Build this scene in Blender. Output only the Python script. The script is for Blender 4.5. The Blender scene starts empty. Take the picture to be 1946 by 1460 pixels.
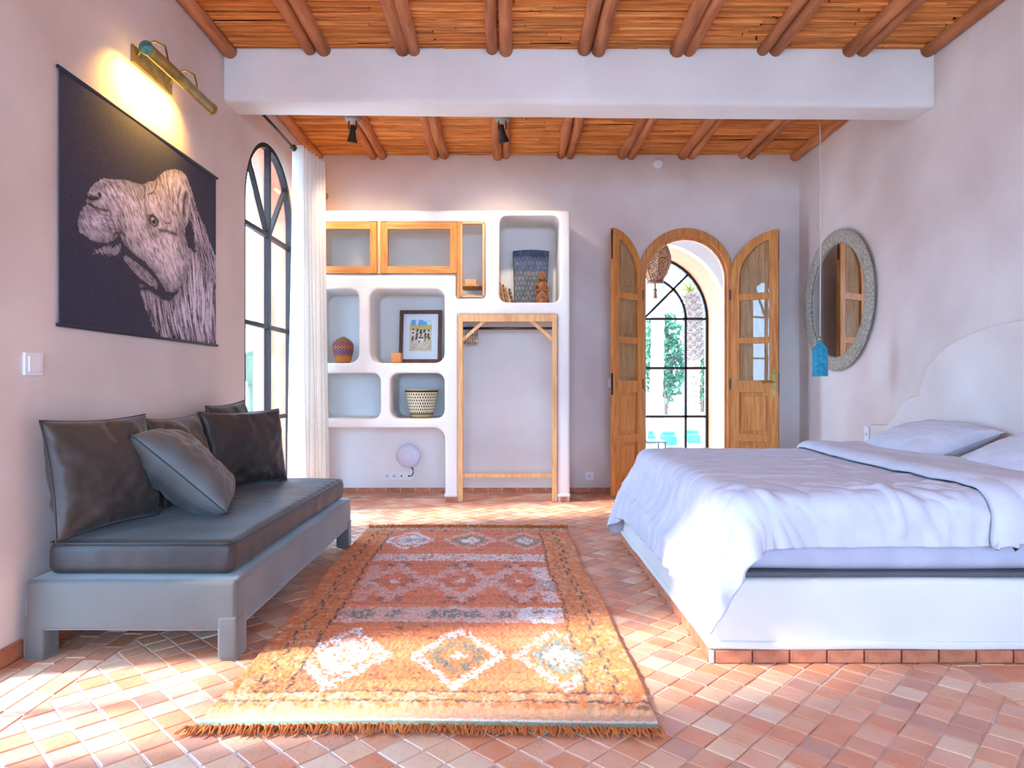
import bpy, bmesh, math, random
import numpy as np
from mathutils import Vector, Matrix, noise

# ------------------------------------------------------------------ camera, sky, sun, exposure
sc = bpy.context.scene
COL = sc.collection
cam_d = bpy.data.cameras.new('camera'); cam_d.sensor_width = 36; cam_d.lens = 24.0; cam_d.shift_x = 0.0041
cam_d.clip_start = 0.05; cam_d.clip_end = 200
cam = bpy.data.objects.new('camera', cam_d); COL.objects.link(cam)
cam.location = (0, 0, 1.05); cam.rotation_euler = (math.pi/2, 0, 0); sc.camera = cam
sc.view_settings.view_transform = 'Standard'; sc.view_settings.look = 'None'
sc.view_settings.gamma = 1.0; sc.view_settings.use_curve_mapping = False
sc.view_settings.exposure = 0.7
w = bpy.data.worlds.new('sky'); sc.world = w; w.use_nodes = True
bg = w.node_tree.nodes['Background']; bg.inputs[0].default_value = (0.31, 0.59, 1.0, 1); bg.inputs[1].default_value = 15.5
SUN_DIR = Vector((1.0, 0.23, -0.84)).normalized()
sun_d = bpy.data.lights.new('sun', 'SUN'); sun_d.energy = 9; sun_d.angle = math.radians(6.5); sun_d.color = (1, 0.97, 0.95)
sun = bpy.data.objects.new('sun', sun_d); COL.objects.link(sun)
sun.rotation_euler = SUN_DIR.to_track_quat('-Z', 'Y').to_euler(); sun.location = (-8, 2, 9)
def portal(loc, direction, sx, sy):
    l = bpy.data.lights.new('sky_portal', 'AREA'); l.shape = 'RECTANGLE'; l.size = sx; l.size_y = sy; l.cycles.is_portal = True
    o = bpy.data.objects.new('sky_portal', l); COL.objects.link(o); o.location = loc
    o.rotation_euler = Vector(direction).to_track_quat('-Z', 'Z').to_euler()
portal((-2.14, 5.40, 1.47), (1, 0, 0), 1.1, 2.95)
portal((-2.14, 2.09, 1.47), (1, 0, 0), .75, 2.95)
portal((0.47, -3.57, 1.75), (0, 1, 0), 4.5, 2.5)
portal((1.71, 8.72, 1.35), (0, -1, 0), 1.7, 2.75)
sc.cycles.diffuse_bounces = 5; sc.cycles.max_bounces = 10; sc.cycles.transparent_max_bounces = 12
sc.cycles.sample_clamp_indirect = 6.0; sc.cycles.caustics_reflective = False; sc.cycles.caustics_refractive = False

random.seed(4); rng = np.random.default_rng(4)
PI = math.pi
# ------------------------------------------------------------------ room numbers (metres; x right, y away from camera, z up)
XL, XR, YB, YF, ZC = -1.87, 2.81, 6.58, -3.3, 3.25

# ------------------------------------------------------------------ helpers
def S(r, g, b):
    f = lambda c: c/12.92 if c <= 0.04045 else ((c+0.055)/1.055)**2.4
    return (f(r/255), f(g/255), f(b/255), 1)
def mat(name, base, var=None, rough=0.6, vscale=3.0, stretch=(1, 1, 1), detail=5, bump=0.0, bscale=40.0, bstretch=None,
        metal=0.0, spec=0.4, lo=0.35, hi=0.65, objrand=0.0, island=False, attr=None, sheen=0.0, transl=0.0, distort=0.0, emit=None, estr=0):
    m = bpy.data.materials.new(name); m.use_nodes = True; nt = m.node_tree; N = nt.nodes; L = nt.links
    p = N['Principled BSDF']; p.inputs['Roughness'].default_value = rough; p.inputs['Metallic'].default_value = metal
    p.inputs['Specular IOR Level'].default_value = spec
    p.inputs['Base Color'].default_value = base
    if sheen: p.inputs['Sheen Weight'].default_value = sheen; p.inputs['Sheen Roughness'].default_value = 0.4
    tc = N.new('ShaderNodeTexCoord')
    def noise_node(scale, st, det, dis=0.0):
        mp = N.new('ShaderNodeMapping'); mp.inputs['Scale'].default_value = st; L.new(tc.outputs['Object'], mp.inputs['Vector'])
        n = N.new('ShaderNodeTexNoise'); n.inputs['Scale'].default_value = scale; n.inputs['Detail'].default_value = det
        n.inputs['Distortion'].default_value = dis
        L.new(mp.outputs['Vector'], n.inputs['Vector']); return n
    col = None
    if attr:
        a = N.new('ShaderNodeAttribute'); a.attribute_name = attr; col = a.outputs['Color']
        if var is not None:
            n = noise_node(vscale, stretch, detail, distort)
            r = N.new('ShaderNodeMapRange'); r.inputs['From Min'].default_value = lo; r.inputs['From Max'].default_value = hi
            r.inputs['To Min'].default_value = var[0]; r.inputs['To Max'].default_value = var[1]
            L.new(n.outputs['Fac'], r.inputs['Value'])
            h = N.new('ShaderNodeHueSaturation'); L.new(col, h.inputs['Color']); L.new(r.outputs[0], h.inputs['Value']); col = h.outputs[0]
    elif var is not None:
        n = noise_node(vscale, stretch, detail, distort)
        r = N.new('ShaderNodeMapRange'); r.inputs['From Min'].default_value = lo; r.inputs['From Max'].default_value = hi; r.clamp = True
        L.new(n.outputs['Fac'], r.inputs['Value'])
        mx = N.new('ShaderNodeMix'); mx.data_type = 'RGBA'; mx.inputs[6].default_value = base; mx.inputs[7].default_value = var
        L.new(r.outputs[0], mx.inputs[0]); col = mx.outputs[2]
    if objrand and col is not None:
        oi = N.new('ShaderNodeObjectInfo'); v = oi.outputs['Random']
        if island:
            g = N.new('ShaderNodeNewGeometry'); ad = N.new('ShaderNodeMath'); ad.operation = 'ADD'
            L.new(v, ad.inputs[0]); L.new(g.outputs['Random Per Island'], ad.inputs[1])
            fr = N.new('ShaderNodeMath'); fr.operation = 'FRACT'; L.new(ad.outputs[0], fr.inputs[0]); v = fr.outputs[0]
        rm = N.new('ShaderNodeMapRange'); rm.inputs['To Min'].default_value = 1-objrand; rm.inputs['To Max'].default_value = 1+objrand*0.6
        L.new(v, rm.inputs['Value'])
        h = N.new('ShaderNodeHueSaturation'); L.new(col, h.inputs['Color']); L.new(rm.outputs[0], h.inputs['Value']); col = h.outputs[0]
    if col is not None: L.new(col, p.inputs['Base Color'])
    if bump:
        n2 = noise_node(bscale, bstretch or (1, 1, 1), 4)
        b = N.new('ShaderNodeBump'); b.inputs['Strength'].default_value = bump; b.inputs['Distance'].default_value = 0.01
        L.new(n2.outputs['Fac'], b.inputs['Height']); L.new(b.outputs[0], p.inputs['Normal'])
    if emit: p.inputs['Emission Color'].default_value = emit; p.inputs['Emission Strength'].default_value = estr
    if transl:
        t = N.new('ShaderNodeBsdfTranslucent'); ms = N.new('ShaderNodeMixShader'); ms.inputs[0].default_value = transl
        if col is not None: L.new(col, t.inputs[0])
        else: t.inputs[0].default_value = base
        L.new(p.outputs[0], ms.inputs[1]); L.new(t.outputs[0], ms.inputs[2]); L.new(ms.outputs[0], N['Material Output'].inputs[0])
    return m
def glass_mat(name, tint=(0.97, 0.985, 0.98, 1), refl=0.045):
    m = bpy.data.materials.new(name); m.use_nodes = True; nt = m.node_tree; N = nt.nodes; L = nt.links
    N.remove(N['Principled BSDF'])
    t = N.new('ShaderNodeBsdfTransparent'); t.inputs[0].default_value = tint
    g = N.new('ShaderNodeBsdfGlossy'); g.inputs['Roughness'].default_value = 0.02
    f = N.new('ShaderNodeLayerWeight'); f.inputs[0].default_value = 0.5
    pw = N.new('ShaderNodeMath'); pw.operation = 'POWER'; pw.inputs[1].default_value = 5.0; L.new(f.outputs['Facing'], pw.inputs[0])
    sl = N.new('ShaderNodeMath'); sl.operation = 'MULTIPLY_ADD'; sl.inputs[1].default_value = 0.9; sl.inputs[2].default_value = refl*.6; L.new(pw.outputs[0], sl.inputs[0])
    x = N.new('ShaderNodeMixShader'); L.new(sl.outputs[0], x.inputs[0]); L.new(t.outputs[0], x.inputs[1]); L.new(g.outputs[0], x.inputs[2])
    L.new(x.outputs[0], N['Material Output'].inputs[0]); return m

def tag(o, label=None, cat=None, group=None, kind=None):
    if label: o['label'] = label
    if cat: o['category'] = cat
    if group: o['group'] = group
    if kind: o['kind'] = kind
    return o
def empty(name, loc=(0, 0, 0), rz=0.0):
    o = bpy.data.objects.new(name, None); COL.objects.link(o); o.location = loc; o.rotation_euler = (0, 0, rz); o.empty_display_size = 0.1
    return o
def link_mesh(name, me, m, parent=None, smooth=False):
    if m is not None and not isinstance(m, (list, tuple)): m = [m]
    for x in (m or []): me.materials.append(x)
    if smooth: me.polygons.foreach_set('use_smooth', [True]*len(me.polygons))
    o = bpy.data.objects.new(name, me); COL.objects.link(o)
    if parent is not None: o.parent = parent
    return o
def raw(name, verts, faces, m, parent=None, smooth=False, mi=None):
    me = bpy.data.meshes.new(name); me.from_pydata([tuple(v) for v in verts], [], faces)
    o = link_mesh(name, me, m, parent, smooth)
    if mi is not None: me.polygons.foreach_set('material_index', mi)
    me.update(); return o
class MB:
    """collects simple solids into one mesh"""
    def __init__(s): s.v = []; s.f = []; s.mi = []; s.cur = 0
    def add(s, vs, fs):
        k = len(s.v); s.v += [Vector(v) for v in vs]; s.f += [tuple(i+k for i in f) for f in fs]; s.mi += [s.cur]*len(fs)
        return s
    def box(s, x0, x1, y0, y1, z0, z1, M=None):
        vs = [Vector((x, y, z)) for z in (z0, z1) for y in (y0, y1) for x in (x0, x1)]
        if M is not None: vs = [M @ v for v in vs]
        return s.add(vs, [(0, 2, 3, 1), (4, 5, 7, 6), (0, 1, 5, 4), (2, 6, 7, 3), (0, 4, 6, 2), (1, 3, 7, 5)])
    def bar(s, a, b, wd, th, up=(0, 0, 1)):
        a = Vector(a); b = Vector(b); d = (b-a).normalized(); u = Vector(up)
        sd = d.cross(u).normalized(); u = sd.cross(d).normalized()
        vs = [p+sd*sx*wd/2+u*sz*th/2 for p in (a, b) for sx, sz in ((-1, -1), (1, -1), (1, 1), (-1, 1))]
        return s.add(vs, [(0, 3, 2, 1), (4, 5, 6, 7), (0, 1, 5, 4), (1, 2, 6, 5), (2, 3, 7, 6), (3, 0, 4, 7)])
    def tube(s, path, r, n=8, caps=True):
        path = [Vector(p) for p in path]; R = r if hasattr(r, '__len__') else [r]*len(path)
        t0 = (path[1]-path[0]).normalized(); ref = Vector((0, 0, 1)) if abs(t0.z) < 0.9 else Vector((1, 0, 0))
        vs = []
        for i, p in enumerate(path):
            t = (path[min(i+1, len(path)-1)]-path[max(i-1, 0)]).normalized()
            a = t.cross(ref).normalized(); b = a.cross(t).normalized()
            vs += [p+(a*math.cos(2*PI*k/n)+b*math.sin(2*PI*k/n))*R[i] for k in range(n)]
        fs = [(i*n+k, i*n+(k+1) % n, (i+1)*n+(k+1) % n, (i+1)*n+k) for i in range(len(path)-1) for k in range(n)]
        if caps: fs += [tuple(reversed(range(n))), tuple(range((len(path)-1)*n, len(path)*n))]
        return s.add(vs, fs)
    def lathe(s, prof, c=(0, 0, 0), n=24, caps=True, M=None):
        vs = []
        for r, z in prof: vs += [Vector((r*math.cos(2*PI*k/n), r*math.sin(2*PI*k/n), z)) for k in range(n)]
        vs = [((M @ v) if M is not None else v)+Vector(c) for v in vs]
        fs = [(i*n+k, i*n+(k+1) % n, (i+1)*n+(k+1) % n, (i+1)*n+k) for i in range(len(prof)-1) for k in range(n)]
        if caps: fs += [tuple(reversed(range(n))), tuple(range((len(prof)-1)*n, len(prof)*n))]
        return s.add(vs, fs)
    def prism(s, pts, P, n0, n1):
        """pts: 2D outline; P(u, v, n) -> world"""
        k = len(pts); vs = [P(u, v, n0) for u, v in pts]+[P(u, v, n1) for u, v in pts]
        return s.add(vs, [tuple(range(k)), tuple(reversed(range(k, 2*k)))]+[(i, i+k, (i+1) % k+k, (i+1) % k) for i in range(k)])
    def strip(s, inner, outer, P, n0, n1):
        """solid band between two equally long 2D polylines"""
        k = len(inner); vs = []
        for a, b in zip(inner, outer): vs += [P(a[0], a[1], n0), P(b[0], b[1], n0), P(b[0], b[1], n1), P(a[0], a[1], n1)]
        fs = [(4*i+j, 4*i+(j+1) % 4, 4*i+4+(j+1) % 4, 4*i+4+j) for i in range(k-1) for j in range(4)]
        fs += [(3, 2, 1, 0), (4*k-4, 4*k-3, 4*k-2, 4*k-1)]
        return s.add(vs, fs)
    def build(s, name, m, parent=None, smooth=False, bevel=0.0, seg=2, sub=0, autosm=False):
        me = bpy.data.meshes.new(name); bm = bmesh.new()
        bv = [bm.verts.new(v) for v in s.v]
        for f, mi in zip(s.f, s.mi):
            try: q = bm.faces.new([bv[i] for i in f]); q.material_index = mi
            except ValueError: pass
        bmesh.ops.recalc_face_normals(bm, faces=bm.faces[:])
        if bevel: bmesh.ops.bevel(bm, geom=[e for e in bm.edges if len(e.link_faces) == 2 and e.calc_face_angle(0) > 0.5], offset=bevel, segments=seg, affect='EDGES', profile=0.6, clamp_overlap=True)
        bm.to_mesh(me); bm.free()
        o = link_mesh(name, me, m, parent, smooth or bool(bevel and autosm))
        if sub: q = o.modifiers.new('sub', 'SUBSURF'); q.levels = sub; q.render_levels = sub
        return o
def box(name, x0, x1, y0, y1, z0, z1, m, parent=None, bevel=0.0, **k): return MB().box(x0, x1, y0, y1, z0, z1).build(name, m, parent, bevel=bevel, **k)
def rounded(x0, x1, y0, y1, z0, z1, r, step=0.05, k=4, disp=None):
    """box with round edges on a fine grid; returns verts, faces"""
    c = Vector(((x0+x1)/2, (y0+y1)/2, (z0+z1)/2)); h = ((x1-x0)/2, (y1-y0)/2, (z1-z0)/2)
    def axis(hh):
        rr = min(r, hh*0.98); inn = hh-rr; n = max(1, int(round(2*inn/step)))
        a = [-hh+rr*(1-math.cos(PI/2*i/k)) if False else -hh+rr*i/k for i in range(k)]
        return a+[-inn+2*inn*i/n for i in range(n+1)]+[hh-rr*(k-1-i)/k for i in range(k)]
    ax = [axis(q) for q in h]; idx = {}; vs = []; fs = []
    def vid(i, j, l):
        key = (i, j, l)
        if key not in idx:
            p = Vector((ax[0][i], ax[1][j], ax[2][l])); q = Vector([max(-(hh-min(r, hh*.98)), min(hh-min(r, hh*.98), pc)) for pc, hh in zip(p, h)])
            d = p-q
            if d.length > 1e-9:
                m_ = max(abs(d.x), abs(d.y), abs(d.z)); p = q+d.normalized()*m_
            p = p+c
            if disp: p = disp(p)
            idx[key] = len(vs); vs.append(p)
        return idx[key]
    n = [len(a)-1 for a in ax]
    for a, b, cc in ((0, 1, 2), (1, 2, 0), (2, 0, 1)):
        for side in (0, n[cc]):
            for i in range(n[a]):
                for j in range(n[b]):
                    q = []
                    for di, dj in ((0, 0), (1, 0), (1, 1), (0, 1)):
                        key = [0, 0, 0]; key[a] = i+di; key[b] = j+dj; key[cc] = side; q.append(vid(*key))
                    fs.append(tuple(q) if side else tuple(reversed(q)))
    return vs, fs
def cut(o, cutters, remesh=0.0, smooth_it=0):
    """carve the cutters out of o and keep the result as plain mesh"""
    for c in cutters:
        m = o.modifiers.new('b', 'BOOLEAN'); m.operation = 'DIFFERENCE'; m.object = c; m.solver = 'EXACT'
    if remesh:
        m = o.modifiers.new('r', 'REMESH'); m.mode = 'VOXEL'; m.voxel_size = remesh; m.use_smooth_shade = True
        if smooth_it: m = o.modifiers.new('s', 'SMOOTH'); m.factor = 0.5; m.iterations = smooth_it
    dg = bpy.context.evaluated_depsgraph_get(); dg.update()
    me = bpy.data.meshes.new_from_object(o.evaluated_get(dg)); o.modifiers.clear(); old = o.data; o.data = me; bpy.data.meshes.remove(old)
    for c in cutters: q = c.data; bpy.data.objects.remove(c); bpy.data.meshes.remove(q)
    return o
def arch_pts(r, spring, z0=0.0, n=24, uc=0.0):
    return [(uc-r, z0), (uc+r, z0)]+[(uc+r*math.cos(PI*i/n), spring+r*math.sin(PI*i/n)) for i in range(n+1)]
def col_attr(me, arr):
    a = me.color_attributes.new('Col', 'FLOAT_COLOR', 'POINT'); c = np.ones((len(me.vertices), 4), np.float32); c[:, :3] = arr
    a.data.foreach_set('color', c.ravel())
def vnoise(w_, h_, n_, seed=0):
    """smooth value noise image h_ x w_ with n_ cells across"""
    r = np.random.default_rng(seed); ny = max(2, int(n_*h_/w_)); g = r.random((ny+2, n_+2))
    y = np.linspace(0, ny, h_, endpoint=False); x = np.linspace(0, n_, w_, endpoint=False)
    yi = y.astype(int); xi = x.astype(int); fy = (y-yi)[:, None]; fx = (x-xi)[None, :]
    fy = fy*fy*(3-2*fy); fx = fx*fx*(3-2*fx)
    a = g[yi][:, xi]; b = g[yi][:, xi+1]; c = g[yi+1][:, xi]; d = g[yi+1][:, xi+1]
    return (a*(1-fx)+b*fx)*(1-fy)+(c*(1-fx)+d*fx)*fy
def inside(poly, U, V):
    r = np.zeros(U.shape, bool); n = len(poly)
    for i in range(n):
        x0, y0 = poly[i]; x1, y1 = poly[(i+1) % n]
        if y0 == y1: continue
        c = ((y0 > V) != (y1 > V)) & (U < (x1-x0)*(V-y0)/(y1-y0)+x0); r ^= c
    return r
def dist_line(pl, U, V):
    d = np.full(U.shape, 9.0)
    for (x0, y0), (x1, y1) in zip(pl[:-1], pl[1:]):
        dx, dy = x1-x0, y1-y0; t = np.clip(((U-x0)*dx+(V-y0)*dy)/(dx*dx+dy*dy), 0, 1)
        d = np.minimum(d, np.hypot(U-x0-t*dx, V-y0-t*dy))
    return d
def copy_tree(o, parent=None):
    c = o.copy(); COL.objects.link(c)
    if parent is not None: c.parent = parent
    for ch in [x for x in o.children]: copy_tree(ch, c)
    return c

# ------------------------------------------------------------------ materials
m_plaster = mat('plaster', S(229, 215, 206), S(206, 186, 176), rough=0.62, vscale=1.3, detail=8, bump=0.25, bscale=7, spec=0.25, lo=0.3, hi=0.7)
m_plaster_w = mat('plaster_white', S(234, 228, 222), S(219, 210, 203), rough=0.6, vscale=1.6, detail=8, bump=0.22, bscale=8, spec=0.25, lo=0.3, hi=0.7)
m_pink = mat('terracotta_render', S(216, 112, 80), S(198, 94, 64), rough=0.85, vscale=4, bump=0.15, bscale=30)
m_peach = mat('peach_render', S(224, 150, 102), S(214, 136, 90), rough=0.8, vscale=3, bump=0.1, bscale=20)
m_steel = mat('black_steel', S(26, 22, 20), S(36, 30, 28), rough=0.6, vscale=30, spec=0.2)
m_glass = glass_mat('window_glass')
m_pine = mat('pine_wood', S(214, 142, 66), S(178, 100, 38), rough=0.5, vscale=5, stretch=(9, 9, 0.7), detail=6, distort=0.6, bump=0.12, bscale=30, bstretch=(6, 6, .5), lo=0.38, hi=0.7)
m_pine_h = mat('pine_wood_rail', S(216, 146, 72), S(182, 104, 42), rough=0.5, vscale=5, stretch=(0.8, 9, 9), detail=6, distort=0.6, bump=0.12, bscale=30, bstretch=(.5, 6, 6), lo=0.38, hi=0.7)
m_pine_pale = mat('pale_pine', S(226, 174, 118), S(202, 144, 88), rough=0.55, vscale=5, stretch=(8, 8, 0.8), detail=6, distort=0.5, lo=0.4, hi=0.7)
m_panel = mat('shutter_panel_wood', S(196, 150, 104), S(160, 110, 66), rough=0.6, vscale=5, stretch=(8, 8, 0.7), detail=6, distort=0.7, lo=0.38, hi=0.7)
m_log = mat('log_wood', S(206, 132, 84), S(158, 90, 50), rough=0.8, vscale=4, stretch=(5, 0.6, 5), detail=7, bump=0.7, bscale=14, bstretch=(4, .8, 4), lo=0.35, hi=0.7, objrand=0.18)
m_reed = mat('cane_reed', S(242, 162, 86), S(190, 106, 44), rough=0.75, vscale=7, stretch=(0.5, 8, 3), detail=6, bump=0.6, bscale=30, bstretch=(.4, 6, 3), lo=0.32, hi=0.7, objrand=0.3, island=True)
m_reedback = mat('reed_backing', S(70, 36, 16), rough=0.9)
m_tile = mat('terracotta_tile', S(222, 164, 132), S(206, 128, 94), rough=0.38, vscale=7, detail=6, bump=0.35, bscale=35, lo=0.35, hi=0.66, spec=0.5)
m_brick = mat('baseboard_brick', S(204, 128, 92), S(168, 94, 62), rough=0.75, vscale=14, detail=6, bump=0.3, bscale=40, objrand=0.16)
m_grout = mat('grout', S(222, 196, 182), S(206, 172, 156), rough=0.9, vscale=9, bump=0.2, bscale=60)
m_paving = mat('sunlit_paving', S(222, 212, 204), S(204, 192, 182), rough=0.9, vscale=2)
m_brass = mat('aged_brass', S(176, 148, 84), S(112, 116, 72), rough=0.38, metal=0.85, vscale=14, lo=0.4, hi=0.72)
m_white = mat('white_plastic', S(232, 232, 234), rough=0.4)
m_dark = mat('dark_metal', S(52, 50, 50), rough=0.4, metal=0.5)
# tile colour: a shade of its own for every tile
def tile_material():
    m = m_tile; nt = m.node_tree; N = nt.nodes; L = nt.links; p = N['Principled BSDF']
    src = p.inputs['Base Color'].links[0].from_socket
    oi = N.new('ShaderNodeObjectInfo'); g = N.new('ShaderNodeNewGeometry')
    ad = N.new('ShaderNodeMath'); ad.operation = 'ADD'; L.new(oi.outputs['Random'], ad.inputs[0]); L.new(g.outputs['Random Per Island'], ad.inputs[1])
    fr = N.new('ShaderNodeMath'); fr.operation = 'FRACT'; L.new(ad.outputs[0], fr.inputs[0])
    cr = N.new('ShaderNodeValToRGB'); e = cr.color_ramp; e.interpolation = 'CONSTANT'
    cols = [S(216, 142, 104), S(224, 170, 140), S(212, 128, 88), S(228, 184, 148), S(194, 136, 112), S(220, 156, 120), S(230, 198, 168), S(210, 140, 106), S(224, 164, 134), S(184, 132, 114), S(216, 148, 110)]
    while len(e.elements) < len(cols): e.elements.new(0.5)
    for i, c in enumerate(cols): e.elements[i].position = i/len(cols); e.elements[i].color = c
    L.new(fr.outputs[0], cr.inputs[0])
    mx = N.new('ShaderNodeMix'); mx.data_type = 'RGBA'; mx.inputs[0].default_value = 0.68; L.new(src, mx.inputs[6]); L.new(cr.outputs[0], mx.inputs[7])
    L.new(mx.outputs[2], p.inputs['Base Color'])
tile_material()

# ------------------------------------------------------------------ room shell
PX = lambda x0: (lambda u, v, n: Vector((x0+n, u, v)))      # plane of a wall that runs along y
PY = lambda y0: (lambda u, v, n: Vector((u, y0+n, v)))      # plane of a wall that runs along x
WIN = [(5.40, 0.55, 2.38), (2.09, 0.36, 2.52)]               # left-wall arches: centre y, radius, springing
def cutter(pts, P, n0, n1): return MB().prism(pts, P, n0, n1).build('cutter', None)
wl = box('wall_left', -1.93, XL, YF-.25, 6.83, -.1, 3.6, m_plaster)
cut(wl, [cutter(arch_pts(r, s, -.3, uc=c), PX(XL), -.2, .1) for c, r, s in WIN]); tag(wl, 'mottled plaster wall with the camel banner and tall arched window', 'wall', kind='structure')
wo = box('wall_outer', -2.12, -1.931, YF-.25, 6.83, -.1, 3.6, m_pink)
cut(wo, [cutter(arch_pts(r+.02, s, -.3, uc=c), PX(XL), -.4, .1) for c, r, s in WIN]); tag(wo, 'orange-pink outer wall showing as reveal around the steel window', 'wall', kind='structure')
tag(box('wall_right', XR, 3.06, YF-.25, 6.83, -.1, 3.6, m_plaster), 'mottled plaster wall behind the bed and round mirror', 'wall', kind='structure')
wb = box('wall_back', -2.12, 3.06, YB, 6.83, -.1, 3.6, m_plaster)
DX, DR, DS = 1.71, 0.44, 2.09
cut(wb, [cutter(arch_pts(DR, DS, -.3, uc=DX), PY(YB), -.2, .5)]); tag(wb, 'far plaster wall with the arched wooden door', 'wall', kind='structure')
wf = box('wall_front', -2.12, 3.06, YF-.25, YF, -.1, 3.6, m_plaster)
cut(wf, [cutter(arch_pts(.6, 2.3, .6, uc=c), PY(YF), -.5, .2) for c in (-1.05, .47, 1.99)]); tag(wf, 'plaster wall with three garden arches behind the camera', 'wall', kind='structure')
# vestibule beyond the door
ve = box('wall_vestibule', .4, 3.3, 7.88, 8.0, -.1, 3.4, m_plaster_w)
cut(ve, [cutter(arch_pts(.81, 1.87, -.3, uc=DX), PY(7.88), -.3, .6)]); tag(ve, 'white vestibule wall round the peach arch seen through the door', 'wall', kind='structure')
ve2 = box('wall_vestibule_outer', .4, 3.3, 8.001, 8.75, -.1, 3.4, m_peach)
cut(ve2, [cutter(arch_pts(.81, 1.87, -.3, uc=DX), PY(8.0), -.3, 1.2)]); tag(ve2, 'peach arched reveal leading to the garden window', 'wall', kind='structure')
tag(box('wall_vestibule_side', 3.06, 3.3, 6.83, 7.88, -.1, 3.4, m_plaster_w), 'white side wall of the vestibule', 'wall', kind='structure')
vs_ = box('wall_vestibule_light', .4, .6, 6.83, 7.88, -.1, 3.4, m_plaster_w)
cut(vs_, [cutter(arch_pts(.47, 2.3, .02, uc=7.36), PX(.4), -.3, .5)]); tag(vs_, 'unseen vestibule wall with a side arch added to let daylight in', 'wall', kind='structure')  # arch added in this unseen wall to brighten the vestibule
tag(box('ceiling_vestibule', .4, 3.3, 6.83, 8.75, 3.15, 3.4, m_plaster_w), 'white vestibule ceiling', 'ceiling', kind='structure')
tag(box('ground', -30, 40, -25, 60, -.3, -.1, m_paving), 'sunlit pale paved garden ground outside the windows', 'ground', kind='structure')

# ceiling: slab, reed matting, logs
ce = empty('ceiling', (0, 0, ZC)); tag(ce, 'cane-reed ceiling carried on paired wooden logs', 'ceiling', kind='structure')
def kid(o, parent):
    """keep world coordinates when parenting to an unrotated empty"""
    o.parent = parent; o.matrix_parent_inverse = Matrix.Translation(-Vector(parent.location)); return o
kid(box('slab', -2.12, 3.06, YF-.25, 6.83, 3.30, 3.6, m_reedback), ce)
def reeds(y0, y1, name):
    vs = []; fs = []; y = y0; k = 5
    while y < y1:
        x = XL; dia = random.uniform(.016, .034)
        zoff = random.uniform(-.004, .012)
        while x < XR:
            ln = random.uniform(.5, 1.5); xe = min(XR, x+ln); ns = max(2, int((xe-x)/.13)); ph = random.uniform(0, 9)
            dz = random.uniform(-.004, .004); base = len(vs); dy0 = random.uniform(-.003, .003)
            for i in range(ns+1):
                xx = x+(xe-x)*i/ns; yy = y+dy0+.004*math.sin(xx*5+ph)+random.uniform(-.002, .002); rr = dia/2*(.9+.2*random.random())
                for j in range(k):
                    a = PI*j/(k-1)
                    vs.append((xx, yy-rr*1.15*math.cos(a), ZC+.022+zoff+dz-rr*1.25*math.sin(a)))
            for i in range(ns):
                for j in range(k-1): fs.append((base+i*k+j, base+i*k+j+1, base+(i+1)*k+j+1, base+(i+1)*k+j))
            x = xe+random.uniform(.0, .012)
        y += dia*random.uniform(.92, 1.08)
    o = raw(name, vs, fs, m_reed, None, True); kid(o, ce); return tag(o, kind='stuff')
reeds(3.3, 4.62, 'reed_matting'); reeds(4.62, YB+.01, 'reed_matting'); 
kid(box('reed_board', XL, XR, YF, 3.3, 3.25, 3.27, m_reed), ce)
def log(x, y0, y1, z, r, seed, ext):
    random.seed(seed); path = []; R = []; n = 14
    for i in range(n+1):
        t = i/n; yy = y0+(y1-y0)*t
        path.append((x+.006*math.sin(t*4+seed)+.004*math.sin(t*11+2*seed), yy, z+.005*math.sin(t*6+seed*1.7))); R.append(r*(1+.06*math.sin(t*9+seed)+.05*random.uniform(-1, 1)))
    o = MB().tube(path, R, 12).build('log', m_log, None, smooth=True); return kid(o, ce)
LX = [-1.255, -.655, -.06, .555, 1.15, 1.72, 2.30]
sd = 1
for x in LX:
    for (ya, yb) in ((YF, 4.53), (4.7, YB+.02)):
        for s_ in (-1, 1):
            log(x+s_*.043, ya, yb, ZC+.002, .043+.004*((sd*7) % 3-1), sd, 0); sd += 1
for x in (XL+.035, XR-.04):
    for (ya, yb) in ((YF, 4.53), (4.7, YB+.02)): log(x, ya, yb, ZC-.005, .045, sd, 0); sd += 1
random.seed(11)
# plaster beam across the room, slightly sloping
bm_v = []
BY0, BY1 = 4.50, 4.76
def beam_disp(p):
    t = (p.x-XL)/(XR-XL); zz = p.z
    if zz < 3.2: zz -= .042*t
    zz += .004*noise.noise(Vector((p.x*2, p.y*3, 1))); return Vector((p.x, p.y+.005*noise.noise(Vector((p.x*1.7, p.z*3, 4))), zz))
v, f = rounded(XL-.03, XR+.03, BY0, BY1, 2.918, 3.29, .035, .08, 4, beam_disp)
tag(raw('ceiling_beam', v, f, m_plaster_w, None, True), 'deep plaster beam crossing the room under the log ceiling', 'beam', kind='structure')

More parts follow.
